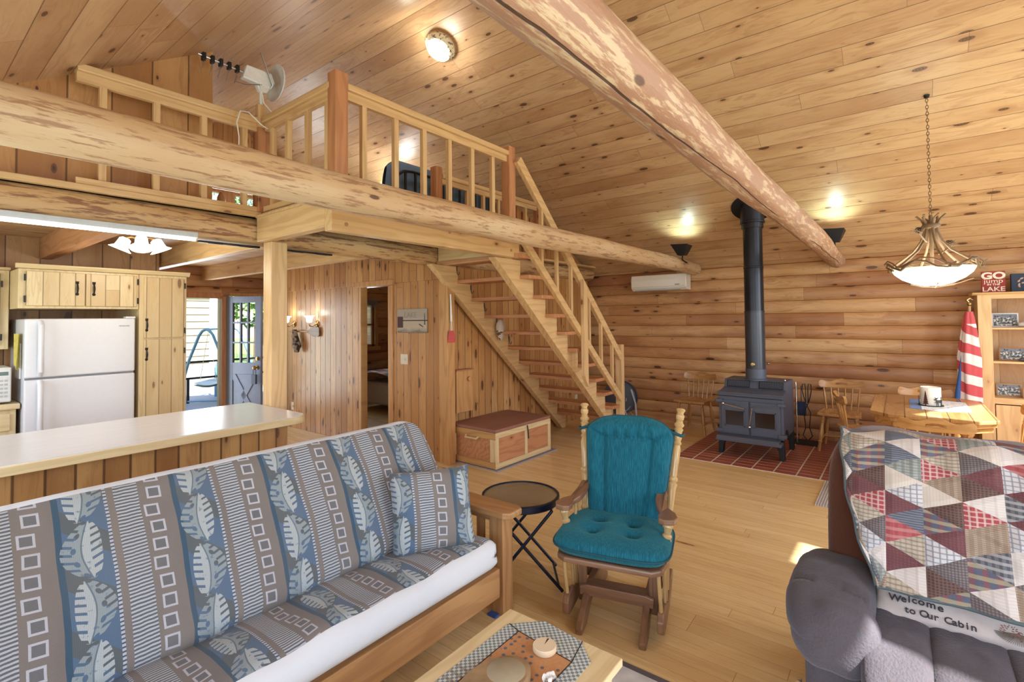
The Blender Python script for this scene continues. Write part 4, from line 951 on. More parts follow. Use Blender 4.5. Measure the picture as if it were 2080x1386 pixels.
# ================================================================ dining set
m_hx, m_hy, m_hz = wood('maple', 0, .22, 0), wood('maple', 1, .22, 0), wood('maple', 2, .22, 0)
LEG = [(0, .014), (.05, .017), (.12, .019), (.16, .015), (.18, .021), (.21, .021), (.23, .015), (.38, .022), (.55, .026), (.66, .022), (.70, .017), (.72, .024), (.75, .024), (.78, .017), (.9, .02), (1, .016)]
SPN = [(0, .006), (.12, .0075), (.3, .0085), (.5, .012), (.62, .013), (.68, .008), (.72, .011), (.76, .008), (.9, .007), (1, .006)]
def dining_chair(name, lab, cat, group):
    t = thing(name, lab, cat, (0, 0, 0), 0, group)          # faces local -Y
    def seatf(u, v):
        x = (u-.5)*.43*(1-.10*v); y = -.21+.42*v; e = min(u, 1-u)*2; dip = .012*math.sin(PI*u)**1*math.sin(PI*v)
        return (x, y-.015*math.sin(PI*u)*(1-v)*1.5, .445-dip)
    m = MB(); m.grid(seatf, 12, 12, uv=False); m.grid(lambda u, v: Vector(seatf(u, v))*1.-Vector((0, 0, .032)), 12, 12, uv=False)
    for q in range(12):
        for (u0, v0, u1, v1) in ((q/12, 0, (q+1)/12, 0), (q/12, 1, (q+1)/12, 1), (0, q/12, 0, (q+1)/12), (1, q/12, 1, (q+1)/12)):
            a, b = seatf(u0, v0), seatf(u1, v1); m.add([a, b, (b[0], b[1], b[2]-.032), (a[0], a[1], a[2]-.032)], [(0, 1, 2, 3)])
    m.build('seat', m_hy, t, weld=True, bevel=.006)
    for sx_ in (-1, 1):
        MB().spindle(LEG, (sx_*.155, -.15, .42), (sx_*.205, -.20, 0)).build('leg', m_hz, t, smooth='auto')
        MB().spindle(LEG, (sx_*.14, .15, .42), (sx_*.185, .22, 0)).build('leg', m_hz, t, smooth='auto')
        MB().tube([(sx_*.188, -.183, .13), (sx_*.178, 0, .14), (sx_*.17, .19, .13)], [.009, .014, .009], 8).build('stretcher', m_hy, t, smooth='auto')
    MB().tube([(-.178, 0, .14), (0, 0, .15), (.178, 0, .14)], [.009, .014, .009], 8).build('stretcher', m_hx, t, smooth='auto')
    def yb(z, x=0): return .175+.24*(z-.44)-.05*(abs(x)/.22)**2*((z-.44)/.35)
    for k in range(6):
        x0 = -.155+.062*k; x1 = -.185+.074*k; MB().spindle(SPN, (x0, yb(.44), .44), (x1, yb(.71, x1), .715), 8).build('spindle', m_hz, t, smooth='auto')
    outl = []
    N = 24
    def ztop(u): return .775+.022*math.sin(PI*u)+.016*math.cos(4*PI*u)-.006
    m = MB()
    def cr(u, s, f):  # s 0 bottom..1 top, f 0 front 1 back
        x = (u-.5)*.46; z = (.700-.004*math.sin(PI*u))*(1-s)+ztop(u)*s
        e = 1-abs(u-.5)*2; 
        if e < .06: z = .737+(z-.737)*(.55+.45*e/.06)
        return (x, yb(z, x)+(-.011 if f == 0 else .011), z)
    S0, S1 = .40, .62; U0, U1 = .37, .63
    us = sorted(set([i/N for i in range(N+1)]+[U0, U1])); ss = [0, S0, S1, 1]
    for i in range(len(us)-1):
        for j in range(3):
            um = (us[i]+us[i+1])/2
            hole = j == 1 and U0 < um < U1
            for f in (0, 1):
                if not hole: m.add([cr(us[i], ss[j], f), cr(us[i+1], ss[j], f), cr(us[i+1], ss[j+1], f), cr(us[i], ss[j+1], f)], [(0, 1, 2, 3)])
            if hole:
                for s_ in (ss[1], ss[2]): m.add([cr(us[i], s_, 0), cr(us[i+1], s_, 0), cr(us[i+1], s_, 1), cr(us[i], s_, 1)], [(0, 1, 2, 3)])
        for s_ in (0, 1): m.add([cr(us[i], s_, 0), cr(us[i+1], s_, 0), cr(us[i+1], s_, 1), cr(us[i], s_, 1)], [(0, 1, 2, 3)])
    for u in (0, 1):
        for j in range(3): m.add([cr(u, ss[j], 0), cr(u, ss[j+1], 0), cr(u, ss[j+1], 1), cr(u, ss[j], 1)], [(0, 1, 2, 3)])
    for u in (U0, U1): m.add([cr(u, S0, 0), cr(u, S1, 0), cr(u, S1, 1), cr(u, S0, 1)], [(0, 1, 2, 3)])
    m.build('crest_rail', m_hx, t, weld=True, smooth='auto')
    return t
GR = 'spindle-back wooden dining chairs'
ch0 = dining_chair('dining_chair', 'wooden spindle-back chair against the log wall left of the stove', 'chair', GR)
ch0.location = (7.02, 2.27, 0); ch0.rotation_euler = (0, 0, -PI/2-.08)
dup(ch0, (7.0, .58, .006), -PI/2, 'wooden spindle-back chair against the log wall right of the fireplace tools')
dup(ch0, (6.10, .30, .006), 0+.25, 'chair drawn up to the left side of the dining table, seen edge-on')
dup(ch0, (5.16, -.19, 0), PI/2, 'chair with its back to us at the near end of the dining table')
dup(ch0, (6.76, -.19, .006), -PI/2, 'chair at the far end of the dining table behind the lantern')
dup(ch0, (5.95, -.62, .006), PI, 'pale sunlit chair at the right side of the table nearer the bookcase')
dup(ch0, (5.40, -.66, 0), PI-.25, 'chair at the right side of the table at the photo edge, in front of another')
# the table: clipped corners, deep apron edge
t = thing('dining_table', 'long honey-coloured trestle dining table with clipped corners', 'table', (5.92, -.18, 0))
def clip(x, y, c): return [(-x+c, -y), (x-c, -y), (x, -y+c), (x, y-c), (x-c, y), (-x+c, y), (-x, y-c), (-x, -y+c)]
mt = planks('table_boards', 'honey', 0, 1, .14, 3., .03, .15, (8., 2.), .18, .03)
MB().prism(clip(.67, .41, .13), 2, .722, .75).build('tabletop', mt, t, bevel=.005)
MB().prism(clip(.655, .395, .13), 2, .690, .722).build('upper_moulding', m_hx, t, bevel=.005)
MB().prism(clip(.635, .375, .125), 2, .645, .690).build('lower_moulding', m_hx, t, bevel=.004)
LEG2 = [(0, .045), (.06, .05), (.1, .035), (.14, .05), (.18, .05), (.22, .032), (.5, .045), (.78, .034), (.82, .05), (.88, .05), (1, .045)]
for x in (-.48, .48):
    for y in (-.22, .22): MB().spindle(LEG2, (x, y, .645), (x, y, .09)).build('leg', m_hz, t, smooth='auto')
    MB().box(x-.05, x+.05, -.33, .33, .006, .09).build('trestle_foot', m_hy, t, bevel=.015)
MB().box(-.48, .48, -.03, .03, .2, .3).build('stretcher', m_hx, t, bevel=.005)
g = G('table_runner'); x, y, z = g.xyz(); n = g.noise(g.vec(x*26, y*26, 0.), 1., 3.)
cc = g.mix(y > .09, hexc(214, 214, 216), hexc(104, 128, 176)); cc = g.mix(g.step(n, .58, .62)*(y < .08)*.7, cc, hexc(110, 112, 130)); m_run = g.done(cc, .9)
m = MB(); m.prism([(-.30, .17), (.30, .17), (.36, 0), (.30, -.24), (-.26, -.24), (-.36, -.02)], 2, 0, .003)
tag(m.build('table_runner', m_run, loc=(5.98, -.22, .7505)), 'blue and white cloth runner on the dining table', 'table runner')
t = thing('candle_lantern', 'white cylinder lantern with tree and moose silhouettes on the dining table', 'lantern', (5.93, -.20, .754))
MB().lathe([(.0, .004), (.072, .004), (.075, .01), (.075, .165), (.070, .168), (.068, .165), (.068, .02), (0, .018)], n=40).build('glass', plain('frosted_glass', (240, 240, 228), .35), t, smooth='auto')
m = MB(); m.lathe([(.086, 0), (.092, 0), (.092, .006), (.086, .006)], n=32)
for a in (PI*.62, -PI*.72): m.tube([circ(a, .089, 0), circ(a, .089, .09)], .003, 6)
m.build('wire_frame', m_black, t, smooth='auto')
def sil(mb, pts, a0, r=.0905):
    o_ = [(r*math.cos(a0+p[0]/r), r*math.sin(a0+p[0]/r), p[1]) for p in pts]; i_ = [((r-.003)*math.cos(a0+p[0]/r), (r-.003)*math.sin(a0+p[0]/r), p[1]) for p in pts]; n = len(pts)
    mb.add(o_+i_, [tuple(range(n)), tuple(range(n, 2*n))]+[(i, (i+1) % n, n+(i+1) % n, n+i) for i in range(n)])
m = MB(); a_t = PI*.86+.0
for k in range(6): sil(m, [(-.024+.0035*k, .02+.018*k), (.024-.0035*k, .02+.018*k), (0, .052+.018*k)], a_t)
sil(m, [(-.004, 0), (.004, 0), (.004, .03), (-.004, .03)], a_t); m.build('tree_silhouette', plain('rust_iron', (84, 44, 38), .6), t)
m = MB(); a_m = -PI*.84+.2
sil(m, [(-.03, .035), (.022, .035), (.03, .05), (.02, .062), (-.026, .058)], a_m)
for x in (-.026, -.016, .012, .02): sil(m, [(x, .004), (x+.005, .004), (x+.006, .04), (x-.001, .04)], a_m)
sil(m, [(-.026, .055), (-.045, .06), (-.045, .066), (-.03, .072), (-.018, .06)], a_m); sil(m, [(-.03, .07), (-.04, .085), (-.02, .078), (-.008, .088), (-.02, .068)], a_m); m.build('moose_silhouette', m_dark, t)
# ================================================================ bookcase, flag, pictures
m_bkz = wood('stair', 2, .4, .12); m_bky = wood('stair', 1, .4, .12)
BY0, BY1, BXF = -.635, -1.62, 7.05
t = thing('bookcase', 'tall pine bookcase with picture shelves at the right edge', 'bookcase', (7.22, -1.12, 0))
O = Matrix.Translation((-7.22, 1.12, 0)); D_ = XE-.04
def bk(a, n, mt_, **k): return MB().box(*a).xf(O).build(n, mt_, t, **k)
bk((BXF+.02, D_, BY0-.02, BY0, 0, 1.775), 'side_panel', m_bkz, bevel=.002); bk((BXF+.02, D_, BY1, BY1+.02, 0, 1.775), 'side_panel', m_bkz, bevel=.002)
bk((D_-.01, D_, BY1, BY0, 0, 1.775), 'back_panel', planks('bookcase_back', 'ceil', 2, 1, .3, 9, 0, .1, (5., 2.), .5, .01))
bk((BXF, BXF+.02, BY0-.105, BY0, 0, 1.775), 'face_stile', m_bkz, bevel=.002); bk((BXF, BXF+.02, BY1, BY1+.105, 0, 1.775), 'face_stile', m_bkz, bevel=.002)
bk((BXF, BXF+.02, BY1+.105, BY0-.105, 1.735, 1.775), 'top_rail', m_bky); bk((BXF, BXF+.02, BY1+.105, BY0-.105, .665, .725), 'middle_rail', m_bky)
for z in (1.44, 1.095, .725): bk((BXF+.02, D_, BY1, BY0, z-.02, z), 'shelf', m_bky, bevel=.002)
for a, b in ((BY0-.11, BY0-.45), (BY0-.455, BY1+.11)):
    d = bk((BXF-.006, BXF+.014, b, a, .08, .655), 'door', m_bkz, bevel=.004)
    MB().tube([(BXF-.006, b+.04 if a > -.8 else a-.04, .55), (BXF-.03, b+.04 if a > -.8 else a-.04, .55)], [.006, .012], 8).xf(O).build('knob', m_black, d)
m = MB(); m.prism([(BXF-.03, 1.80), (BXF, 1.775), (D_, 1.775), (D_, 1.80)], 1, BY1-.03, BY0+.03) if 0 else m.prism([(BXF-.045, 1.80), (BXF-.045, 1.793), (BXF-.005, 1.775), (D_, 1.775), (D_, 1.80)], 1, BY1-.04, BY0+.04)
m.xf(O).build('cornice', m_bky, t, bevel=.002)
def picture(p, w_, h_, lab, fcol, seed, rz=0., tilt=.12, fr=.012):
    t = thing('framed_photo', lab, 'framed photo', p, rz, 'framed photos on the bookcase shelves')
    c = math.cos(tilt)
    R_ = Matrix.Rotation(tilt, 4, 'Y')
    m = MB(); m.box(-.012, 0, -w_/2, w_/2, 0, fr); m.box(-.012, 0, -w_/2, w_/2, h_-fr, h_); m.box(-.012, 0, -w_/2, -w_/2+fr, fr, h_-fr); m.box(-.012, 0, w_/2-fr, w_/2, fr, h_-fr); m.xf(R_).build('frame', plain('pf%d' % seed, fcol, .5), t, bevel=.001)
    g = G('photo_%d' % seed); x, y, z = g.xyz('Object'); n = g.noise(g.vec(y*60+seed, z*60, x), 1., 3.); n2 = g.noise(g.vec(y*16+seed, z*22, 2.), 1., 2.)
    cc = g.mix(z > h_*.62, hexc(92, 98, 84), hexc(132, 134, 138)); cc = g.mix(n2*.7, cc, hexc(70, 82, 110)); cc = g.mix(g.step(n, .52, .60)*(z < h_*.7), cc, hexc(206, 196, 190)); cc = g.mix(g.step(n, .38, .42), hexc(40, 44, 54), cc)
    MB().box(-.007, -.004, -w_/2+fr*.8, w_/2-fr*.8, fr*.8, h_-fr*.8).xf(R_).build('print', g.done(cc, .3), t)
    return t
picture((7.22, -.855, 1.442), .20, .145, 'silver-framed group photo on the top bookcase shelf', (196, 196, 200), 11, tilt=.08)
picture((7.22, -.90, 1.097), .20, .135, 'wood-framed team photo on the middle bookcase shelf', (150, 104, 66), 12, tilt=.1)
picture((7.22, -.865, .727), .19, .13, 'wood-framed wide group photo on the lower bookcase shelf', (160, 124, 82), 13, tilt=.08)
picture((7.16, -1.04, .727), .16, .10, 'second group photo on the lower shelf at the photo edge', (168, 134, 92), 14, tilt=.08)
m = MB(); m.lathe([(0, 0), (.02, 0), (.028, .05), (.02, .13), (.006, .16), (0, .16)], (0, 0, 0), (.1, -1, .12), 14)
tag(m.build('decorative_fish', plain('fish_grey', (176, 168, 158), .4, noise=.2, nscale=50), smooth='auto', loc=(7.14, -.94, 1.468)), 'small carved fish lying on the top bookcase shelf', 'ornament')
m = MB(); m.tube([(0, 0, .018), (0, -.03, .026), (0, -.09, .02), (0, -.13, .012)], [.010, .022, .018, .010], 12)
tag(m.build('miniature_shoe', plain('shoe_dark', (70, 66, 68), .6, noise=.25, nscale=70), smooth='auto', loc=(7.12, -.93, 1.093)), 'small black and white ornament in front of the middle shelf photo', 'ornament')
t = thing('lake_sign', 'red box sign reading GO jump in the LAKE on top of the bookcase', 'sign', (7.2, -.775, 1.801))
m_sred = plain('sign_red', (146, 48, 44), .7)
MB().box(-.02, .02, -.09, .09, 0, .225).build('board', m_sred, t, bevel=.002)
m_sw = plain('sign_cream', (226, 216, 196), .7)
for s_, z_, sz, sxx, of in (('GO', .175, .095, 1.25, .004), ('jump', .122, .062, 1.2, .0), ('IN THE', .085, .026, 1.2, .0008), ('LAKE', .036, .066, 1.15, .001)):
    text(s_, sz, m_sw, t, (-.0205, 0, z_), FACE_NX, .0008, sx=sxx, offset=of)
t = thing('floral_box', 'dark blue book-shaped box with painted leaves on top of the bookcase', 'box', (7.24, -1.01, 1.801))
MB().box(-.03, .03, -.1, .1, 0, .19).build('case', plain('book_navy', (30, 44, 66), .6), t, bevel=.003)
m = MB()
for (y, z, a) in ((.04, .13, .5), (.055, .10, .9), (.03, .09, .2), (.05, .06, 1.2), (.035, .045, 2.0)): m.lathe([(0, 0), (.008, .01), (.01, .02), (.004, .032), (0, .036)], (-.0305, y, z), (0, -math.cos(a), math.sin(a)), 8)
m.build('leaf_motif', plain('leaf_pink', (190, 160, 150), .7), t)
# folded flag on its pole beside the bookcase
t = thing('flag_on_pole', 'furled red, white and blue striped flag leaning beside the bookcase', 'flag', (6.98, -.535, .006))
MB().tube([(0, 0, 0), (-.02, -.03, 1.66)], .013, 10).build('pole', wood('oak', 2, .4, 0), t, smooth='auto')
m = MB(); m.ball((-.02, -.03, 1.68), .02); m.tube([(-.02, -.03, 1.69), (-.03, -.01, 1.72), (-.02, -.035, 1.735), (-.01, -.06, 1.72)], [.008, .012, .01, .006], 8); m.build('eagle_finial', m_brass, t, smooth='auto')
g = G('flag_cloth'); uv = g.xyz('UV'); u, v = uv[0], uv[1]
nn = g.noise(g.vec(u*3., v*4, 0.), 1., 2.)
st_ = g.fract((v*5.2+g.abs(u-.55)*.9+nn*.3))
cc = g.mix(st_ < .5, hexc(216, 208, 208), hexc(186, 76, 82)); cc = g.mix((v < .12), cc, hexc(188, 80, 86)); m_flag = g.done(cc, .85)
def fl(u, v):
    z = 1.60-1.05*v; w_ = .045+.10*min(1, v*2.2)**.8-.012*max(0, v-.5); a = 2*PI*u
    r = w_*(1+.10*math.sin(5*a+v*3)+.05*math.sin(9*a)); return (-.03+r*.42*math.sin(a)-.02*v, -.025+.012*v+r*.62*math.cos(a), z)
m = MB(); m.grid(fl, 48, 40); m.build('striped_cloth', m_flag, t, smooth=True)
m = MB(); m.grid(lambda u, v: (-.06+.02*math.sin(2*PI*u), .05+.028*math.cos(2*PI*u)*min(1, v*1.5)+.045*v, 1.15-.62*v), 16, 16, uv=False); m.build('blue_canton', plain('flag_blue', (52, 92, 158), .85), t, smooth=True)
# runner rug by the hearth
g = G('braided_grey'); x, y, z = g.xyz(); cc = g.mix(g.step(g.sin(y*330)*.5+g.noise(scale=60.), .4, .9), hexc(150, 146, 146), hexc(206, 202, 198)); m_rag = g.done(cc, .95)
tag(MB().box(4.85, 5.60, .18, .60, 0, .012).build('runner_rug', m_rag), 'grey striped runner rug by the hearth behind the recliner', 'rug')
# ================================================================ futon sofa
def leaf_fabric():
    g = G('leaf_stripe_fabric'); uv = g.xyz('UV'); U, V = uv[0], uv[1]
    p = .335
    wob = g.noise(g.vec(U*3, V*5, 0.), 1., 2.)
    q = g.fract((U-.286+.03+(wob-.5)*.012)*(1/p)); q = q  # 0.09 = centre of the squares band
    brown, brown2 = hexc(136, 128, 122), hexc(116, 110, 108); blue, blue2 = hexc(90, 114, 142), hexc(62, 90, 112); lt, lt2 = hexc(182, 192, 196), hexc(150, 164, 170); wht = hexc(188, 190, 200)
    col = g.mix(g.noise(g.vec(U*9, V*3, 1.), 1., 2.), brown, brown2)
    c0 = .09
    # squares
    sv = .0635; v = V*(1/sv); i = g.floor(v); fy = g.fract(v)-.5
    dx = (q-c0-.055)*p*(1/sv)+(g.rnd(g.vec(i, 1., 2.))-.5)*.25; fy = fy+dx*.12; dd = g.mx(g.abs(dx), g.abs(fy))
    col = g.mix((dd > .24)*(dd < .345), col, wht); col = g.mix((dd < .24)*.35, col, blue2)
    # leaf band
    a0, a1 = c0+.235, c0+.64
    inb = (q > a0)*(q < a1)
    tri = g.fract((V+(q-a0)*p*.9)*(1/.185)); bgc = g.mix(tri < .38, blue, hexc(96, 104, 108)); bgc = g.mix((q < a0+.05), bgc, blue2)
    L = .185; t = g.fract(V*(1/L)); k = g.floor(V*(1/L)); flip = g.fract(k*.5)*4-1
    a = (q-(a0+a1)*.5-.01)*p*(1/.062)
    sp = g.sin(t*PI)*flip*.33-flip*.18; w_ = g.m('POWER', g.sin(t*PI), .55)*.86; r = g.abs(a-sp)
    inside = (r < w_)
    notch = (g.fract(t*7.5-r*.9) < .34)*(r > w_*.45)
    nt2 = g.fract(t*4.3+.2)-.5; hole = ((nt2*nt2*7.+(r-w_*.38)*(r-w_*.38)*26.) < .34)*(a*flip > sp*flip)
    lf = inside*(1-notch)*(1-hole)
    side = g.mix((a*flip > sp*flip), lt, lt2); side = g.mix((r < .035)*.7, side, blue2); side = g.mix(g.step(g.noise(g.vec(U*60, V*60, 3.), 1., 2.), .62, .7)*.6, side, blue)
    bgc = g.mix(lf, bgc, side)
    stripe = g.sin(U*1400)*.5+.5; bgc = g.mix(stripe*.18, bgc, hexc(40, 56, 76))
    col = g.mix(inb, col, bgc)
    # dots, thin brown, ladder
    dv = g.abs(g.fract(V*(1/.0125))-.5)
    col = g.mix((q > a1)*(q < a1+.03), col, g.mix(dv < .30, blue2, wht))
    l0, l1 = a1+.09, a1+.30
    lv = g.fract(V*(1/.0118)+(g.noise(g.vec(U*30, V*20, 5.), 1., 2.)-.5)*.5)
    lad = g.mix(lv < .5, g.mix(.5, brown2, blue2), hexc(184, 188, 194))
    q2 = g.fract(q-l0+1.); col = g.mix(q2 < (l1-l0), col, lad)
    weave = g.noise(g.vec(U*700, V*260, 0.), 1., 2.); g.bump(weave, .25, .0015)
    col = g.mix((weave-.5)*.5+.15, col, hexc(60, 62, 70))
    sh = g.step(g.noise(g.vec(U*7, V*4, 9.), 1., 2.), .3, .7); col = g.mix((1-sh)*.10, col, brown)
    g.b.inputs['Sheen Weight'].default_value = .15
    return g.done(col, .92, spec=.2)
m_leaf = leaf_fabric()
g = G('cotton_white'); g.bump(g.noise(scale=16., detail=3.), .4, .012); m_cot = g.done(hexc(208, 212, 218), .9, spec=.2)
def slab(x0, x1, o, sdir, hdir, L, T, rc=.09, bulge=.018, nx=64, wrinkle=.004, uoff=0., voff=0.):
    """padded slab: o + s*sdir + h*hdir, h from 0 (back) to T (patterned face); rounded edges and corners"""
    o = Vector(o); sd = Vector(sdir).normalized(); hd = Vector(hdir).normalized(); r = T*.42
    per = []   # (s, h, zone)
    ns = 34
    for i in range(ns+1): per.append((r+(L-2*r)*i/ns, T, 1))
    for i in range(1, 6): a = PI/2*i/6; per.append((L-r+r*math.sin(a), T-r+r*math.cos(a), 1 if i < 3 else 0))
    for i in range(3): per.append((L, T-r-(T-2*r)*(i+1)/4, 0))
    for i in range(0, 6): a = PI/2*i/6; per.append((L-r+r*math.cos(a), r-r*math.sin(a), 0))
    for i in range(ns+1): per.append((L-r-(L-2*r)*i/ns, 0, 0))
    for i in range(1, 6): a = PI/2*i/6; per.append((r-r*math.sin(a), r-r*math.cos(a), 0))
    for i in range(3): per.append((0, r+(T-2*r)*(i+1)/4, 1))
    for i in range(0, 6): a = PI/2*i/6; per.append((r-r*math.cos(a), T-r+r*math.sin(a), 1))
    m = MB(); np_ = len(per); us = []
    for i in range(nx+1): us.append(i/nx)
    e = .0
    xs = [0, .004, .012, .025, .045, .07]; xs = [x0+v for v in xs]+[x0+.07+(x1-x0-.14)*i/nx for i in range(1, nx)]+[x1-v for v in xs[::-1]]
    V = []; UV = []
    for x in xs:
        d = min(x-x0, x1-x); re = .05
        k = 1-math.sqrt(max(0, 1-(1-min(1, d/re))**2))     # 1 at the very end
        for s, h, zn in per:
            hh = T/2+(h-T/2)*(1-k*.75)
            ss = s
            if s > L-rc:
                lim = rc*(1-math.sqrt(max(0, 1-((s-(L-rc))/rc)**2))); xx = min(max(x, x0+lim), x1-lim)
            else: xx = x
            bl = bulge*math.sin(PI*min(1, max(0, s/L)))*max(0, h/T)**2
            wr = wrinkle*(math.sin(x*21+s*9)+math.sin(x*9.3-s*17+1))*max(0, h/T)
            V.append(tuple(Vector((xx, 0, 0))+o+sd*ss+hd*(hh+bl+wr))); UV.append((xx+uoff, ss+voff))
    F = []; U = []
    for i in range(len(xs)-1):
        for j in range(np_):
            a, b, c_, d_ = i*np_+j, i*np_+(j+1) % np_, (i+1)*np_+(j+1) % np_, (i+1)*np_+j
            m.cur = per[j][2] and per[(j+1) % np_][2]; m.cur = 0 if m.cur else 1
            F.append((a, b, c_, d_)); m.f.append([a, b, c_, d_]); m.mi.append(m.cur); m.uv.append([UV[a], UV[b], UV[c_], UV[d_]])
    m.v = V; m.cur = 1
    n0 = len(xs)-1
    m.f.append(list(range(np_))); m.mi.append(1); m.uv.append(None); m.f.append([n0*np_+j for j in range(np_)][::-1]); m.mi.append(1); m.uv.append(None)
    return m
t = thing('futon_sofa', 'wooden-armed futon sofa with blue-grey leaf and stripe upholstery', 'sofa', (1.0, 2.0, 0))
O = Matrix.Translation((-1.0, -2.0, 0))
m_ox, m_oy, m_oz = wood('oak', 0, .4, 0), wood('oak', 1, .4, 0), wood('oak', 2, .4, 0)
slab(-.12, 1.955, (0, 2.20, .268), (0, -1, .105), (0, .105, 1), .60, .145, rc=.05, voff=1.03).xf(O).build('seat_cushion', [m_leaf, m_cot], t, smooth=True)
bk_ = Vector((0, .33, .60)).normalized(); nb = Vector((0, -bk_.z, bk_.y))
slab(-.12, 1.985, Vector((0, 2.06, .40))-nb*.0, bk_, nb, .635, .13, rc=.19, bulge=.03, voff=.05).xf(O).build('back_cushion', [m_leaf, m_cot], t, smooth=True)
def fb(a, n, mt_, **k): return MB().box(*a).xf(O).build(n, mt_, t, **k)
fb((-.15, 2.0, 1.655, 1.69, .150, .295), 'front_rail', m_ox, bevel=.004); fb((-.15, 1.955, 1.695, 1.72, .285, .35), 'seat_board', m_ox, bevel=.004)
fb((-.15, 2.02, 1.75, 2.3, .27, .295), 'seat_slats', m_oy, bevel=.004)
fb((2.072, 2.157, 1.692, 1.79, 0, .53), 'front_leg', m_oz, bevel=.006); fb((2.072, 2.157, 2.45, 2.54, 0, .53), 'rear_leg', m_oz, bevel=.006)
m = MB(); m.prism([(2.03, 1.66), (2.05, 1.625), (2.155, 1.625), (2.18, 1.66), (2.18, 2.60), (2.03, 2.60)], 2, .53, .565); m.xf(O).build('arm_rest', m_oy, t, bevel=.008)
fb((2.09, 2.14, 1.79, 2.45, .25, .33), 'side_rail', m_oy, bevel=.004)
fb((2.095, 2.135, 1.79, 2.45, .475, .53), 'side_rail', m_oy, bevel=.004)
for y in (1.86, 1.97, 2.08, 2.19, 2.30): fb((2.105, 2.125, y, y+.05, .33, .475), 'arm_slat', m_oz, bevel=.002)
MB().box(2.035, 2.068, 1.72, 1.775, 0, .012).xf(O).build('felt_pad', plain('pad_blue', (52, 82, 150), .8), t)
# scatter cushion: same cloth, white piping
def cushion(o, ex, ey, W, Hh, T, mat_f, mat_b, name, label, uo=0., vo=0., parent=None, n=22, sx_=1.):
    ex = Vector(ex).normalized(); ey = Vector(ey).normalized(); nz = ex.cross(ey).normalized(); o = Vector(o); m = MB()
    for side in (1, -1):
        m.cur = 0 if side > 0 else 1
        def f(u, v):
            a, b = u*2-1, v*2-1
            pin = (1-abs(a)**2.6)*(1-abs(b)**2.6); h = T*.5*max(0, pin)**.42
            e = 1-.05*(1-abs(a)**2)*abs(b)**3; e2 = 1-.05*(1-abs(b)**2)*abs(a)**3
            return tuple(ex*(a*e2*W/2)+ey*(b*e*Hh/2)+nz*(side*h+.006*math.sin(a*9+b*5)*pin))
        V = [f(i/n, j/n) for i in range(n+1) for j in range(n+1)]
        F = []; U = []
        for i in range(n):
            for j in range(n):
                q = [(i, j), (i+1, j), (i+1, j+1), (i, j+1)]; F.append(tuple(a*(n+1)+b for a, b in q)); U.append([(uo+a/n*W, vo+b/n*Hh) for a, b in q])
        m.add(V, F, U)
    return m.build(name, [mat_f, mat_b], parent, smooth=True, weld=True, loc=o)
c = cushion((1.727, 1.862, .635), (.33, -.2, 0), (.055, .10, .36), .41, .39, .15, m_leaf, m_cot, 'throw_pillow', '', uo=.40, vo=.0)
tag(c, 'square leaf-patterned throw pillow standing at the right end of the futon sofa', 'pillow')
# ================================================================ folding side table
t = thing('side_table', 'round glass-topped folding side table with black crossed legs', 'table', (2.425, 1.84, 0))
m_navy = plain('tube_navy', (28, 34, 52), .35, .4)
MB().lathe([(.215, .482), (.232, .482), (.236, .487), (.236, .52), (.231, .524), (.222, .524), (.222, .50), (.215, .498)], n=56).build('rim', m_navy, t, smooth='auto')
g = G('table_glass'); g.b.inputs['Alpha'].default_value = .62; m_tg = g.done(g.mix(g.noise(scale=8., detail=2.), hexc(150, 132, 104), hexc(176, 160, 128)), .12)
MB().lathe([(0, .510), (.221, .510), (.221, .516), (0, .516)], n=56).build('glass_top', m_tg, t, smooth='auto')
for s in (-1, 1):
    m = MB(); a = math.radians(-50)
    ux, uy = math.cos(a), math.sin(a); vx, vy = -uy, ux
    P = lambda q, r, z: (ux*q+vx*r, uy*q+vy*r, z)
    w_ = .15 if s > 0 else .175
    m.tube([P(-s*.17, -w_, .478), P(s*.23, -w_, .012)], .0095, 10); m.tube([P(-s*.17, w_, .478), P(s*.23, w_, .012)], .0095, 10); m.tube([P(s*.21, -w_, .035), P(s*.21, w_, .035)], .008, 10); m.tube([P(-s*.17, -w_, .475), P(-s*.17, w_, .475)], .008, 10)
    m.build('leg_frame', m_navy, t, smooth='auto')
MB().box(-.11, .11, -.12, -.10, .49, .503).xf(Matrix.Rotation(math.radians(-50), 4, 'Z')).build('brace', m_navy, t); MB().box(-.11, .11, .10, .12, .49, .503).xf(Matrix.Rotation(math.radians(-50), 4, 'Z')).build('brace', m_navy, t)
# ================================================================ coffee table
t = thing('coffee_table', 'low plain wooden coffee table at the bottom edge, set with a patchwork runner', 'table', (1.15, 1.005, 0))
MB().box(-.56, .42, -.24, .242, .405, .432).build('tabletop', wood('cab', 0, .35, .1), t, bevel=.004)
MB().box(-.52, .38, -.21, -.19, .31, .405).build('apron', wood('cab', 0, .4, .1), t); MB().box(-.52, .38, .19, .21, .31, .405).build('apron', wood('cab', 0, .4, .1), t)
for x in (-.5, .35):
    for y in (-.21, .16): MB().box(x, x+.05, y, y+.05, .009, .405).build('leg', wood('cab', 2, .4, .1), t, bevel=.004)
g = G('runner_check'); x, y, z = g.xyz(); s = 1/.0105
cu_, cv_ = g.floor(x*s), g.floor(y*s); r1 = g.fract((cu_+cv_)*.5)*2; fu, fv = g.fract(x*s), g.fract(y*s)
cc = g.mix(r1, hexc(196, 196, 188), hexc(112, 128, 132)); cc = g.mix((g.fract(cu_*.3333) < .3)*.5, cc, hexc(120, 98, 70)); m_chk = g.done(cc, .9)
g = G('runner_print'); x, y, z = g.xyz(); d, q1, q2 = g.voro(g.vec(x*34, y*34, 0.), 1., .8, '2D'); n = g.noise(g.vec(x*90, y*90, 0.), 1., 3.)
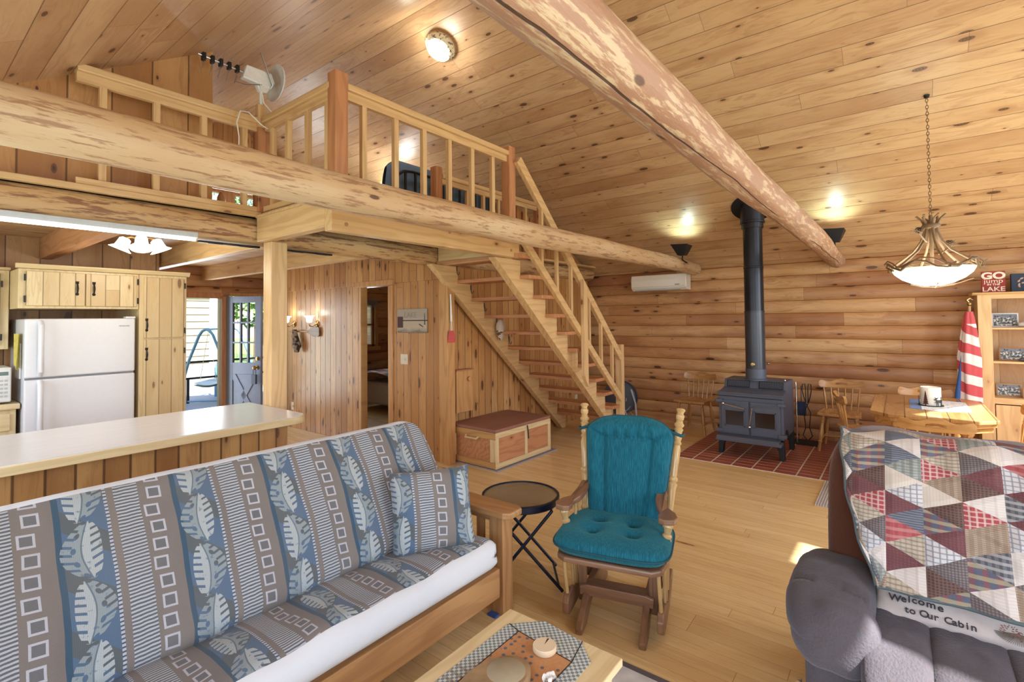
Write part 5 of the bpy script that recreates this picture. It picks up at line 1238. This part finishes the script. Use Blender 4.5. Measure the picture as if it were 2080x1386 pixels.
cc = g.mix(n, hexc(196, 146, 98), hexc(170, 116, 74)); cc = g.mix((1-g.step(d, .18, .26))*(q1 > .3), cc, hexc(98, 96, 100)); cc = g.mix((g.abs(g.fract(x*16)-.5) < .04)*(g.fract(y*9) < .4)*(q2 > .5), cc, hexc(96, 116, 170)); m_prt = g.done(cc, .9)
t = thing('patchwork_runner', 'checked and printed cloth runner lying on the coffee table', 'table runner', (1.2, 1.005, .4325))
out_ = [(-.5, -.175), (.285, -.165), (.36, -.085), (.38, .085), (.28, .185), (-.5, .185)]
MB().prism(out_, 2, 0, .002).build('checked_border', m_chk, t)
MB().prism([(-.5, -.11), (.245, -.115), (.27, .125), (-.5, .125)], 2, .002, .003).build('printed_centre', m_prt, t)
m = MB()
for p, q in (((.245, -.115), (.36, -.09)), ((.245, -.115), (.27, .125)), ((.27, .125), (.285, .18)), ((-.5, -.115), (.245, -.115)), ((-.5, .125), (.27, .125))): m.bar((p[0], p[1], .0035), (q[0], q[1], .0035), .003, .001)
m.build('seam', m_dark, t)
g = G('end_grain'); x, y, z = g.xyz(); rr = g.m('SQRT', x*x+y*y); rg = g.sin(rr*900+g.noise(scale=12.)*6)*.5+.5; cc = g.mix(rg*.5, hexc(226, 208, 178), hexc(196, 168, 130)); m_end = g.done(cc, .6)
t = thing('wood_coaster', 'small pale round slice of wood with a split, on the coffee table runner', 'coaster', (1.437, .993, .437))
m = MB(); m.lathe([(0, 0), (.038, 0), (.041, .004), (.041, .018), (.039, .021), (0, .021)], n=40); m.build('slice', m_end, t, smooth='auto')
MB().prism([(.0, .0), (.032, .010), (.036, .004)], 2, .0205, .0215).build('split', m_dark, t)
t = thing('log_slice_tray', 'large blurred oval slab of wood on the runner at the bottom edge', 'wooden slab', (1.20, 1.02, .437), math.radians(-8))
m = MB(); m.lathe([(0, 0), (.10, 0), (.108, .006), (.108, .022), (.10, .028), (0, .028)], n=44); m.xf(Matrix.Diagonal((1.25, .82, 1, 1))); m.build('slab', plain('slab_brown', (150, 124, 92), .5, noise=.12, nscale=30), t, smooth='auto')
m = MB(); m.lathe([(0, .028), (.062, .028), (.058, .031), (0, .032)], n=36); m.xf(Matrix.Translation((.05, 0, 0))); m.build('worn_centre', plain('slab_grey', (158, 146, 122), .5), t, smooth='auto')
m = MB(); m.grid(lambda u, v: (.04*u, .03*v-.015, .012+.018*math.sin(3*u+4*v)**2), 6, 6, uv=False); m.grid(lambda u, v: (.04*u, .03*v-.015, .009+.018*math.sin(3*u+4*v)**2), 6, 6, uv=False)
tag(m.build('paper_tissue', plain('paper_white', (226, 224, 220), .8), loc=(1.30, .895, .436), smooth=True), 'crumpled white paper beside the large wood slab', 'paper')
# area rug
t = thing('area_rug', 'pale grey area rug with dark border under the coffee table', 'rug', (1.2, .45, 0))
m_rg = plain('rug_grey', (200, 201, 202), .95, noise=.12, nscale=12); m_rb = plain('rug_border', (92, 86, 92), .95)
MB().box(-1.0, .905, -.72, .79, 0, .007).build('pile', m_rg, t)
for a in ((.905, .935, -.75, .82), (-1.03, -1.0, -.75, .82)): MB().box(a[0], a[1], a[2], a[3], 0, .008).build('border', m_rb, t)
for a in ((-1.0, .905, .79, .82), (-1.0, .905, -.75, -.72)): MB().box(a[0], a[1], a[2], a[3], 0, .008).build('border', m_rb, t)
# ================================================================ glider rocking chair
g = G('teal_corduroy'); x, y, z = g.xyz(); rb = g.noise(g.vec(x*60, y*420, z*14), 1., 2.); big = g.noise(scale=7., detail=2.)
cc = g.mix(g.step(rb, .35, .7), hexc(8, 78, 98), hexc(28, 110, 128)); cc = g.mix((big-.4)*.6, cc, hexc(6, 62, 88)); g.bump(rb, .5, .003); g.b.inputs['Sheen Weight'].default_value = .35; g.b.inputs['Sheen Tint'].default_value = hexc(120, 200, 205); m_teal = g.done(cc, .85, spec=.25)
m_teald = plain('teal_piping', (12, 72, 84), .8)
m_wx, m_wy, m_wz = wood('walnut', 0, .35, 0), wood('walnut', 1, .35, 0), wood('walnut', 2, .35, 0)
g = G('gloss_turned'); x, y, z = g.xyz(); n = g.noise(g.vec(x*60, y*60, z*6), 1., 3.); m_turn = g.done(g.mix(n, hexc(206, 176, 126), hexc(168, 132, 84)), .18)
t = thing('glider_chair', 'teal-cushioned wooden glider rocking chair in the middle of the floor', 'rocking chair', (2.58, 1.25, 0), math.radians(195.4))
# +x local is the front
m = MB(); m.prism([(-.10, -.24), (.30, -.27), (.39, -.255), (.425, -.21), (.425, .21), (.39, .255), (.30, .27), (-.10, .24)], 2, .372, .402); m.build('seat_board', m_wy, t, bevel=.01)
for s in (-1, 1):
    m = MB(); m.prism([(.30, .05), (.33, .07), (.33, .12), (.30, .155), (.24, .16), (.08, .10), (-.10, .15), (-.18, .15), (-.18, .11), (-.04, .06), (.1, .045), (.24, .045)], 1, s*.235-.016, s*.235+.016); m.build('swing_rail', m_wx, t, bevel=.006)
    MB().tube([(.35, s*.232, .37), (.285, s*.235, .14)], .010, 10).build('front_spindle', m_turn, t, smooth='auto')
    for x0, x1 in ((.18, .15), (.09, .08), (.0, .0)): MB().tube([(x0, s*.245, .37), (x1, s*.238, .10)], .009, 10).build('side_spindle', m_turn, t, smooth='auto')
    m = MB(); m.prism([(.37, .0), (.375, .03), (.34, .055), (.22, .125), (.12, .16), (.0, .16), (-.10, .125), (-.22, .055), (-.26, .03), (-.26, 0), (-.17, 0), (-.06, .06), (.06, .09), (.16, .06), (.27, 0)], 1, s*.155-.017, s*.155+.017); m.build('base_runner', m_wx, t, bevel=.006)
    MB().box(.13, .165, s*.19-.018, s*.19+.018, .06, .355).build('base_upright', m_wz, t, bevel=.005); MB().box(-.06, -.025, s*.19-.018, s*.19+.018, .10, .34).build('base_upright', m_wz, t, bevel=.005)
    MB().lathe([(0, 0), (.027, 0), (.03, .006), (.03, .026), (.027, .032), (0, .032)], (.175, s*.19-.016 if s > 0 else s*.19-.016, .325), (0, 1, 0), 20).build('pivot_block', m_wz, t, smooth='auto')
    MB().box(.155, .172, s*.172-.010, s*.172+.010, .09, .34).build('swing_arm', m_wz, t, bevel=.003)
m = MB(); m.prism([(-.19, .115), (.19, .115), (.19, .16), (.15, .172), (-.15, .172), (-.19, .16)], 0, .19, .212); m.build('cross_board', m_wy, t, bevel=.004)
m = MB(); m.prism([(-.16, .15), (.16, .15), (.16, .29), (-.16, .29)], 0, -.055, -.035); m.build('rear_board', m_wy, t, bevel=.004); MB().box(.10, .19, -.17, .17, .142, .158).build('tie_board', m_wy, t, bevel=.003)
POST = [(0, .019), (.06, .022), (.10, .026), (.115, .018), (.13, .024), (.15, .024), (.165, .018), (.25, .020), (.38, .021), (.44, .026), (.455, .020), (.47, .026), (.49, .026), (.505, .019), (.62, .021), (.74, .024), (.78, .018), (.80, .025), (.82, .018), (.84, .022), (.86, .022), (.91, .021), (.925, .026), (.94, .018), (.955, .026), (.97, .028), (.985, .020), (.992, .018), (1.0, .021)]
FIN = [(0, .014), (.15, .022), (.4, .024), (.55, .016), (.7, .019), (.8, .026), (.92, .022), (1, .004)]
for s in (-1, 1):
    p, q = Vector((-.03, s*.225+.01, .395)), Vector((-.195, s*.278+.025, .985)); d = (q-p).normalized()
    MB().spindle(POST, p, q, 16).build('back_post', m_turn, t, smooth='auto'); MB().spindle(FIN, q, q+d*.075, 16).build('finial', m_turn, t, smooth='auto')
    m = MB(); pts = [(.275, .29), (.262, .335), (.215, .35), (.16, .335), (.11, .295), (.03, .275), (-.05, .278), (-.10, .27), (-.10, .235), (-.03, .225), (.06, .225), (.12, .24), (.17, .262), (.22, .255), (.262, .262)]
    zz = lambda x: .592+.036*(1-min(1, max(0, (x+.02)/.17))**2*(3-2*min(1, max(0, (x+.02)/.17))))
    pts = [(x, s*(y-.035)) for x, y in pts]; n = len(pts)
    m.add([(x, y, zz(x)) for x, y in pts]+[(x, y, zz(x)-.028) for x, y in pts], [tuple(range(n)), tuple(range(n, 2*n))[::-1]]+[(i, (i+1) % n, n+(i+1) % n, n+i) for i in range(n)])
    m.build('arm_rest', m_wx, t, bevel=.006)
    MB().spindle([(0, .016), (.15, .021), (.3, .024), (.42, .024), (.46, .015), (.5, .024), (.55, .024), (.6, .016), (.75, .02), (.85, .026), (.95, .018), (1, .02)], (.20, s*.25, .40), (.212, s*.272, .568), 14).build('arm_support', m_turn, t, smooth='auto')
    for x in (.10, .03): MB().tube([(x, s*.235, .40), (x, s*.238, .592)], .008, 8).build('arm_spindle', m_turn, t, smooth='auto')
MB().box(-.205, -.185, -.27, .27, .86, .94).build('crest_board', m_wy, t, bevel=.006)
MB().box(-.05, -.03, -.21, .21, .42, .47).build('lower_back_board', m_wy, t, bevel=.004)
# seat cushion: two-layer box cushion with four buttons
def seatc(u, v, top):
    a = 2*PI*v; c_, s_ = math.cos(a), math.sin(a); sgn = lambda q: (q > 0)-(q < 0)
    R = u; ex = 2/4.2; X = .185+.262*sgn(c_)*abs(c_)**ex*R; Y = (.288+.018*c_)*sgn(s_)*abs(s_)**ex*R
    h = .052*(1-R**6)**.5 if R < 1 else 0
    for bx_, by_ in ((.27, -.10), (.27, .10), (.14, -.09), (.14, .09)):
        dd = math.hypot(X-bx_, Y-by_); h -= .036*math.exp(-(dd/.035)**2)*1.0; h += .004*math.exp(-((dd-.09)/.03)**2)
    h += .004*math.sin(X*22)*math.sin(Y*19)*(1-R**4)
    return (X, Y, (.447+max(h, -.01)) if top else .447-.045*(1-R**8)**.5 if R < 1 else .447)
m = MB(); m.grid(lambda u, v: seatc(u, v, True), 26, 60, uv=False); m.grid(lambda u, v: seatc(u, v, False), 14, 60, uv=False); m.build('seat_cushion', m_teal, t, smooth=True, weld=True)
m = MB(); m.tube([seatc(1, k/80, True) for k in range(80)], .0055, 8, closed=True); m.build('seat_piping', m_teald, t, smooth='auto')
# back cushion: shield outline, three channels, gathered head
def outl(v):   # half width at height 0..1
    w0 = .20+.05*min(1, v/.82)
    if v > .80: w0 *= math.sqrt(max(0, 1-((v-.80)/.205)**2))**.75
    return w0
def backc(u, v, sd_):
    w0 = outl(v); y = (2*u-1)*w0; z = .455+.545*v; e = (1-abs(2*u-1)**8)**.5*min(1, (1-v)*14+.0)**.5*min(1, v*14+.2)**.5
    xb = -.02-.168*(z-.40)/.59
    hh = .050*e
    k = abs(y)/.29
    for yy in (.135*(.8+.25*v), ):
        if v < .80: hh -= .016*math.exp(-((abs(y)-yy)/.010)**2)*e
    vs_ = .80
    if abs(y) < .15: hh -= .018*math.exp(-((v-vs_)/.012)**2)*e
    else: hh -= .016*math.exp(-((v-vs_-(abs(y)-.15)*1.0)/.014)**2)*e*(abs(y) < .22)
    if v > .8: hh += .010*math.sin(y*95)*math.exp(-((v-.84)/.05)**2)*(abs(y) < .15)+.012*math.sin(PI*(v-.8)/.2)
    else: hh += .010*(1-(abs(y)/.135)**2)*(abs(y) < .135)+.010*math.exp(-((abs(y)-.2)/.04)**2)
    return (xb+.018+(hh if sd_ else -.012*e), y+.014+.012*v, z)
m = MB(); m.grid(lambda u, v: backc(u, v, True), 72, 64, uv=False); m.grid(lambda u, v: backc(u, v, False), 24, 64, uv=False); m.build('back_cushion', m_teal, t, smooth=True, weld=True)
pts = [backc(0, v/40, True) for v in range(0, 41)]+[backc(1, v/40, True) for v in range(40, -1, -1)]
MB().tube(pts, .0045, 8).build('back_piping', m_teald, t, smooth='auto')
for s in (-1, 1):
    m = MB(); a, b = Vector((-.15, s*.225+.022, .93)), Vector((-.178, s*.272+.022, .91)); m.tube([a, a+Vector((.01, s*.03, -.005)), b+Vector((.025, s*.02, 0)), b+Vector((0, s*.03, .002)), b+Vector((-.03, s*.0, .0)), a+Vector((-.03, s*.01, 0))], .0085, 8); m.build('tie', m_teald, t, smooth='auto')
# ================================================================ recliner
g = G('taupe_microfibre'); n = g.noise(scale=120., detail=3.); n2 = g.noise(scale=6., detail=3.); lw = g.n.new('ShaderNodeLayerWeight'); lw.inputs[0].default_value = .35
cc = g.mix(n2, hexc(72, 68, 73), hexc(95, 92, 99)); cc = g.mix(g.step(n, .4, .7)*.35, cc, hexc(84, 68, 62)); g.bump(n+n2*1.5, .6, .006); g.b.inputs['Sheen Weight'].default_value = .3; g.b.inputs['Sheen Roughness'].default_value = .4; g.b.inputs['Sheen Tint'].default_value = hexc(196, 200, 214); m_rec = g.done(cc, .9, spec=.1)
g = G('shaded_brown_microfibre'); n = g.noise(scale=90., detail=3.); n2 = g.noise(scale=5., detail=3.); g.bump(n+n2, .5, .005); g.b.inputs['Sheen Weight'].default_value = .25; m_recb = g.done(g.mix(n2, hexc(96, 58, 42), hexc(72, 42, 32)), .9, spec=.1)  # cloth of the arms again, its shaded-side brown put into the colour
t = thing('recliner', 'plush taupe recliner at the right edge with pillow-top arm and channelled seat', 'recliner', (2.5, -.2, 0))
O = Matrix.Translation((-2.5, .2, 0))
def blob(name, c, r, e=(.5, .5), mat=None, deform=None, nu=40, nv=28, parent=t):
    cx, cy, cz = c; sg = lambda q, p: math.copysign(abs(q)**p, q); m = MB()
    def f(u, v):
        a = 2*PI*u; b = PI*(v-.5); cb, sb = math.cos(b), math.sin(b)
        p = Vector((cx+r[0]*sg(cb, e[0])*sg(math.cos(a), e[1]), cy+r[1]*sg(cb, e[0])*sg(math.sin(a), e[1]), cz+r[2]*sg(sb, e[0])))
        return tuple(deform(p)) if deform else tuple(p)
    m.grid(f, nu, nv, uv=False); return m.xf(O).build(name, mat or m_rec, parent, smooth=True, weld=True)
def lean(p):
    k = (p.z-.35); return Vector((p.x+.28*k-.05*math.sin(k*3)+.006*math.sin(p.y*30), p.y*(1)+(.0), p.z+.012*math.sin(p.y*9)))
blob('back', (2.68, -.125, .63), (.145, .405, .43), (.42, .35), m_recb, lean)
def armd(p):
    fr = max(0, (2.20-p.x)/.25); q = Vector(p); q.z += -.03*fr*fr+.004*math.sin(p.x*42+p.y*9)+.010*math.sin(p.y*46+p.x*8)*max(0, fr)-.018*math.exp(-((p.x-2.225-.9*(p.y-.22)**2)/.014)**2)*(p.z > .42)
    q.y += .0; q.z -= .05*max(0, p.x-2.3)*1.0
    return q
blob('arm_pad', (2.37, .24, .478), (.33, .142, .10), (.7, .6), m_rec, armd, 56, 34)
blob('arm_pad_front', (2.15, .215, .44), (.115, .14, .125), (.8, .85), m_rec, armd, 40, 28)
MB().box(2.15, 2.85, .12, .315, .04, .42).xf(O).build('arm_side', m_rec, t, bevel=.035)
blob('arm_pad', (2.36, -.66, .475), (.335, .15, .11), (.62, .6), m_rec, armd, 40, 28); MB().box(2.13, 2.85, -.76, -.56, .04, .47).xf(O).build('arm_side', m_rec, t, bevel=.035)
SE = [.125, -.055, -.255, -.46, -.545]
for k in range(3):
    y1, y0 = SE[k], SE[k+1]
    def sf(p):
        q = Vector(p); f = max(0, 2.12-p.x); q.z -= 2.2*f*f; q.z += .010*math.sin(p.x*24+p.y*7); return q
    blob('seat_channel', (2.30, (y0+y1)/2, .39), (.385, (y1-y0)/2+.012, .075), (.5, .45), m_rec, sf, 48, 26)
blob('leg_rest', (1.965, -.21, .24), (.055, .33, .17), (.5, .4), m_rec)
MB().box(2.05, 2.9, -.55, .13, .06, .33).xf(O).build('base', m_recb, t, bevel=.02)
for x in (2.2, 2.78):
    for y in (.25, -.67): MB().lathe([(.025, 0), (.03, .01), (.03, .05)], (x, y, 0)).xf(O).build('foot', m_dark, t)
MB().tube([(2.22, .335, .16), (2.22, .352, .16)], .02, 12).xf(O).build('recline_button', m_chrome, t, smooth='auto')
# pillow lettered Welcome to Our Cabin
g = G('ivory_fleece'); x, y, z = g.xyz(); n = g.noise(scale=30., detail=4.); g.bump(n, .5, .006); m_ivory = g.done(g.mix(n, hexc(214, 204, 200), hexc(196, 184, 180)), .95, spec=.1)
t = thing('welcome_pillow', 'ivory pillow embroidered Welcome to Our Cabin, tucked under the patchwork quilt', 'pillow', (2.452, -.19, .520), 0)
ex = Vector((0, -1, 0)); ey = Vector((.78, 0, .62)).normalized(); nz = ex.cross(ey)
cushion((0, 0, 0), ex, ey, .62, .24, .095, m_ivory, m_ivory, 'cover', '', parent=t, n=26)
R3 = Matrix((ex, ey, nz)).transposed()
eul = R3.to_euler()
def onp(a, b, h=.052): return tuple(ex*a+ey*b+nz*h)
m_ink = plain('embroidery_grey', (62, 60, 66), .9)
for s_, a, b, h, rz_ in (('W', -.232, -.062, .0435, -.12), ('e', -.206, -.058, .045, -.1), ('l', -.190, -.055, .0465, -.08), ('c', -.175, -.054, .047, -.05), ('o', -.155, -.054, .048, 0), ('m', -.128, -.055, .048, .05), ('e', -.102, -.058, .0475, .1)):
    q = text(s_, .036, m_ink, t, onp(a, b, h+.002), eul, .0008, offset=.0006)
for k, s_ in enumerate('to Our Cabin'):
    if s_ == ' ': continue
    a = -.198+.0165*k; q = text(s_, .034, m_ink, t, onp(a, -.092, .0415), eul, .0008, offset=.0006)
m = MB()
for (a, b) in ((.075, -.07), (.115, -.082)):
    for k in range(26):
        an = k*2.399; r = .004+.0036*math.sqrt(k); p_ = onp(a+r*math.cos(an), b+r*math.sin(an)*.8, .045); q_ = onp(a+(r+.006)*math.cos(an), b+(r+.006)*math.sin(an)*.8, .0455); m.tube([p_, q_], .0012, 4)
m.build('pine_cone_embroidery', plain('thread_brown', (150, 88, 62), .9), t)
m = MB()
for k in range(34): an = PI+.1+k*.09; m.tube([onp(.095, -.075, .0455), onp(.095+.06*math.cos(an), -.075+.035*math.sin(an), .038)], .0008, 4)
m.build('needle_embroidery', plain('thread_grey', (120, 116, 108), .9), t)
# ---------------- patchwork quilt of plaid triangles
def plaid(k, base, st, st2=None, f=(60., 60.), sharp=.55, amt=.7):
    g = G('quilt_cloth_%d' % k); uv = g.xyz('UV'); U, V = uv[0], uv[1]
    f = (f[0]*1.5, f[1]*1.5); a = g.step(g.sin(U*f[0]*6.283)*.5+.5, sharp, sharp+.1); b = g.step(g.sin(V*f[1]*6.283)*.5+.5, sharp, sharp+.1)
    cc = g.mix(a*amt*(1. if f[0] > 0 else 0.), hexc(*base), hexc(*st)); cc = g.mix(b*amt, cc, hexc(*(st2 or st)))
    n = g.noise(g.vec(U*500, V*500, 0.), 1., 2.); cc = g.mix((n-.5)*.5, cc, hexc(200, 190, 180)); g.bump(n, .2, .001); return g.done(cc, .95, spec=.15)
QM = [plaid(0, (195, 187, 179), (177, 167, 159), None, (70, 0.001), .8, .5), plaid(1, (152, 70, 76), (194, 171, 169), None, (32, 32), .75, .7), plaid(2, (104, 108, 117), (73, 74, 80), (167, 167, 170), (36, 26)),
      plaid(3, (110, 72, 76), (99, 63, 69), None, (60, 60)), plaid(4, (146, 130, 114), (168, 153, 140), (127, 109, 96), (30, 80)), plaid(5, (190, 189, 193), (125, 130, 142), None, (34, 34), .8, .8),
      plaid(6, (84, 91, 106), (125, 128, 137), None, (0.001, 60), .6, .8), plaid(7, (76, 59, 59), (107, 85, 79), None, (60, 60)), plaid(8, (177, 168, 153), (147, 138, 124), (114, 102, 100), (40, 40), .7, .6),
      plaid(9, (151, 156, 153), (105, 115, 115), None, (26, 50), .6, .6), plaid(10, (160, 82, 87), (138, 66, 72), (181, 134, 134), (26, 20), .6, .6), plaid(11, (87, 92, 112), (133, 75, 78), (169, 161, 129), (18, 18), .6, .6),
      plaid(12, (121, 113, 115), (77, 72, 76), None, (70, 70), .5, .6), plaid(13, (203, 198, 196), (182, 174, 171), None, (20, 60), .8, .5)]
t = thing('patchwork_quilt', 'patchwork quilt of plaid triangles draped over the recliner back', 'quilt', (2.6, -.15, .8))
O = Matrix.Translation((-2.6, .15, -.8))
SP = [(0, 2.345, .56), (.08, 2.40, .615), (.2, 2.46, .71), (.35, 2.52, .82), (.50, 2.585, .93), (.60, 2.635, 1.0), (.66, 2.68, 1.035), (.72, 2.74, 1.055), (.80, 2.82, 1.052), (.87, 2.885, 1.03), (.95, 2.945, .98), (1.10, 2.99, .84), (1.3, 3.0, .64)]
def sp(s):
    for i in range(len(SP)-1):
        if s <= SP[i+1][0] or i == len(SP)-2:
            a, b = SP[i], SP[i+1]; k = (s-a[0])/(b[0]-a[0]); k = k
            p0 = SP[max(0, i-1)]; p3 = SP[min(len(SP)-1, i+2)]
            def cr_(j):
                m1 = (b[j]-p0[j])/max(1e-6, b[0]-p0[0])*(b[0]-a[0]); m2 = (p3[j]-a[j])/max(1e-6, p3[0]-a[0])*(b[0]-a[0])
                return (2*k**3-3*k*k+1)*a[j]+(k**3-2*k*k+k)*m1+(-2*k**3+3*k*k)*b[j]+(k**3-k*k)*m2
            return cr_(1), cr_(2)
def QS(y, s):
    x, z = sp(max(0, min(1.3, s))); e = max(0, (y-.12)/.12)
    x += .006*math.sin(y*31+s*9)+.005*math.sin(s*26-y*13)+.004*math.sin(y*60+s*3)*(s > .5)
    z += .006*math.sin(y*23+1)*(s > .55)
    return (x-.018+.05*e*e*(s < .7)+.0, y+.012*math.sin(s*11)*min(1, abs(e)), z+.008)
def ybound(c_, s):
    if c_ == 0: return .215-.12*max(0, 1-s/.45)**1.2-.005*math.sin(s*30)
    if c_ == 1: return min(.182, ybound(0, s)-.012)
    return .182-.1165*(c_-1)
hq = .118; SMAX = 1.28; NS = 5; random.seed(23); quilt = {k: MB() for k in range(len(QM))}
def tri(c_, A, B, C):
    """A, B, C: (0|1 side, s)"""
    k = random.randrange(len(QM)) if random.random() > .12 else 13
    while tri.last == k: k = random.randrange(len(QM))
    tri.last = k; m = quilt[k]
    def P(a, b):
        c = 1-a-b; sd_ = A[0]*a+B[0]*b+C[0]*c; s = max(0, min(SMAX, A[1]*a+B[1]*b+C[1]*c)); y0, y1 = ybound(c_, s), ybound(c_+1, s); y = y0+(y1-y0)*sd_
        p = Vector(QS(y, s)); edge = min(a, b, c); p.x -= .006*min(1, edge*9); return p, (y, s)
    for i in range(NS):
        for j in range(NS-i):
            q = [(i, j), (i+1, j), (i, j+1)]; R = [P(a/NS, b/NS) for a, b in q]; m.add([r[0] for r in R], [(0, 1, 2)], [[r[1] for r in R]])
            if i+j < NS-1:
                q = [(i+1, j), (i+1, j+1), (i, j+1)]; R = [P(a/NS, b/NS) for a, b in q]; m.add([r[0] for r in R], [(0, 1, 2)], [[r[1] for r in R]])
tri.last = -1
for c_ in range(0, 7):
    off = .0 if c_ % 2 else hq/2; k = -1
    while (k-.5)*hq < SMAX:
        s = k*hq+off
        tri(c_, (0, s), (0, s+hq), (1, s+hq/2)); tri(c_, (1, s-hq/2), (1, s+hq/2), (0, s)); k += 1
allm = MB()
for k, m in quilt.items():
    n = len(allm.v); allm.v += m.v; allm.f += [[i+n for i in f] for f in m.f]; allm.mi += [k]*len(m.f); allm.uv += m.uv
allm.xf(O).build('patchwork', QM, t, smooth=False, weld=True)
m = MB(); m.grid(lambda u, v: Vector(QS(ybound(0, u*SMAX)-.004+(ybound(7, 0)-ybound(0, u*SMAX)+.004)*v, u*SMAX))+Vector((.016 if u*SMAX < .72 else 0, 0, -.014)), 60, 30, uv=False); m.xf(O).build('backing', m_ivory, t, smooth=True)
m = MB(); m.tube([Vector(QS(ybound(0, s/40*SMAX), s/40*SMAX))+Vector((.004, 0, -.004)) for s in range(41)], .007, 8); m.tube([Vector(QS(.095-.7*k/20, 0))+Vector((0.002, 0, -.004)) for k in range(21)], .007, 8); m.xf(O).build('binding', plain('binding_teal', (84, 100, 104), .9), t, smooth='auto')
# ================================================================ outdoors
m_deck = planks('deck_boards', 'ceil', 0, 1, .14, 3.6, .0, .2, (6., 2.), .6, .04)
g = G('weathered_deck'); x, y, z = g.xyz(); f = g.fract(y*(1/.14)); n = g.noise(g.vec(x*2, y*50, 0.), 1., 3.)
m_deck = g.done(g.mix(g.mn(f, 1-f) < .03, g.mix(n, hexc(172, 174, 180), hexc(142, 146, 154)), hexc(70, 70, 76)), .7)
struct(MB().box(1.4, 6.6, YN+.2, 12.6, -.2, -.06).build('floor_deck', m_deck))
g = G('lawn'); n = g.noise(scale=1.2, detail=5.); g.bump(n, .5, .05); m_lawn = g.done(g.mix(n, hexc(104, 138, 62), hexc(140, 162, 86)), .95)
struct(MB().box(-30, 60, -30, 70, -.9, -.6).build('floor_lawn', m_lawn))
t = thing('deck_railing', 'dark metal deck railing seen through the glass patio opening', 'railing', (4.1, 11.4, -.06))
for z in (.50, .83): MB().box(-2.6, 2.4, -.022, .022, z-.02, z+.02).build('rail', m_black, t, bevel=.003)
for x in (-1.9, -.18, 1.5): MB().box(x-.022, x+.022, -.02, .02, 0, .48).build('post', m_black, t)
m_swb = plain('swing_blue', (110, 146, 172), .4, .2)
t = thing('porch_swing', 'steel-blue arched porch swing frame with pale seat on the deck', 'swing', (3.98, 10.75, -.06), -PI/4)
def arch(y): return MB().tube([(-.36, y, 0), (-.36, y, .60), (-.28, y, .9), (-.1, y, 1.38), (-.04, y, 1.47), (.03, y, 1.50), (.10, y, 1.47), (.16, y, 1.38), (.34, y, .9), (.42, y, .6), (.44, y, 0)], .028, 10).build('arch_frame', m_swb, t, smooth='auto')
arch(0); arch(1.3)
MB().tube([(.03, 0, 1.5), (.03, 1.3, 1.5)], .022, 10).build('top_bar', m_swb, t, smooth='auto')
for y in (.1, 1.2):
    for x in (-.12, .18): MB().tube([(.03, y, 1.49), (x, y, .5)], .005, 6).build('hanger', m_steel, t)
MB().tube([(-.3, 0, .1), (.4, 0, .1)], .014, 8).build('lower_bar', m_swb, t, smooth='auto')
m = MB(); m.grid(lambda u, v: (-.26+.5*u, .12+1.05*v, .44-.05*math.sin(PI*u)), 8, 8, uv=False); m.grid(lambda u, v: (-.26+.5*u, .12+1.05*v, .40-.05*math.sin(PI*u)), 8, 8, uv=False); m.build('seat', plain('swing_seat', (206, 214, 206), .8), t, smooth=True)
g = G('pale_logs'); x, y, z = g.xyz(); f = g.fract(z*(1/.2)); m_sid = g.done(g.mix(g.abs(f-.5) > .42, hexc(168, 158, 128), hexc(70, 62, 48)), .7)
t = thing('neighbour_cabin', 'pale log-sided outbuilding across the deck', 'building', (4.9, 16.0, -.6))
MB().box(-4.2, 1.15, 0, 3, .0, 3.4).build('wall', m_sid, t); MB().box(1.15, 1.4, -.05, 3, 0, 3.4).build('corner_trim', plain('trim_white', (232, 232, 226), .7), t)
MB().box(-4.4, 1.7, -.5, 3.4, 3.4, 3.55).build('eave', plain('roof_brown', (110, 96, 86), .8), t)
MB().box(-4.3, .9, -1.4, -.1, 0, .9).build('concrete_skirt', plain('skirt_grey', (150, 146, 150), .8), t)
# trees: trunk plus many leaf clusters, each its own crown
g = G('foliage'); n = g.noise(scale=3.5, detail=5.); m_fol = g.done(g.mix(g.step(n, .35, .65), hexc(70, 108, 46), hexc(140, 170, 92)), .8)
m_trunk = plain('bark', (110, 90, 74), .9, noise=.15, nscale=12)
def tree(x, y, h, r, seed, lab):
    random.seed(seed); t = thing('tree', lab, 'tree', (x, y, -.6), 0, 'trees beyond the deck')
    MB().tube([(0, 0, 0), (.08, .05, h*.4), (-.05, .1, h*.8)], [.16, .12, .05], 8).build('trunk', m_trunk, t, smooth='auto')
    m = MB()
    for k in range(1100):
        a = random.uniform(0, 2*PI); rr = r*random.random()**.4; z = h*random.uniform(.28, 1.05); q = rr*math.sin(PI*min(1, max(.05, (z/h-.2)/.9)))**.6
        c_ = Vector((q*math.cos(a), q*math.sin(a), z)); d = Vector((random.gauss(0, 1), random.gauss(0, 1), random.gauss(0, 1))).normalized(); e = d.orthogonal().normalized(); s = random.uniform(.10, .22)
        m.add([c_-d*s, c_+e*s*.5, c_+d*s, c_-e*s*.5], [(0, 1, 2, 3)])
    m.build('crown', m_fol, t)
for k, (x, y, h, r) in enumerate(((8.3, 17.5, 7, 1.5), (11.8, 18.5, 8, 1.7), (7.2, 24, 9, 2.2), (12.2, 13, 8, 1.9), (2., 26, 10, 3.), (12.5, 27, 10, 2.8), (18, 20, 9, 2.8))):
    tree(x, y, h, r, k+3, ['nearest leafy tree behind the glass-paned door', 'tree left of the farthest trees seen through the door panes', 'tree rising behind the pale outbuilding corner', 'leafy tree outside the bedroom window', 'tall tree seen through the loft window', 'far tree behind the lawn', 'far tree at the right of the bedroom window'][k])
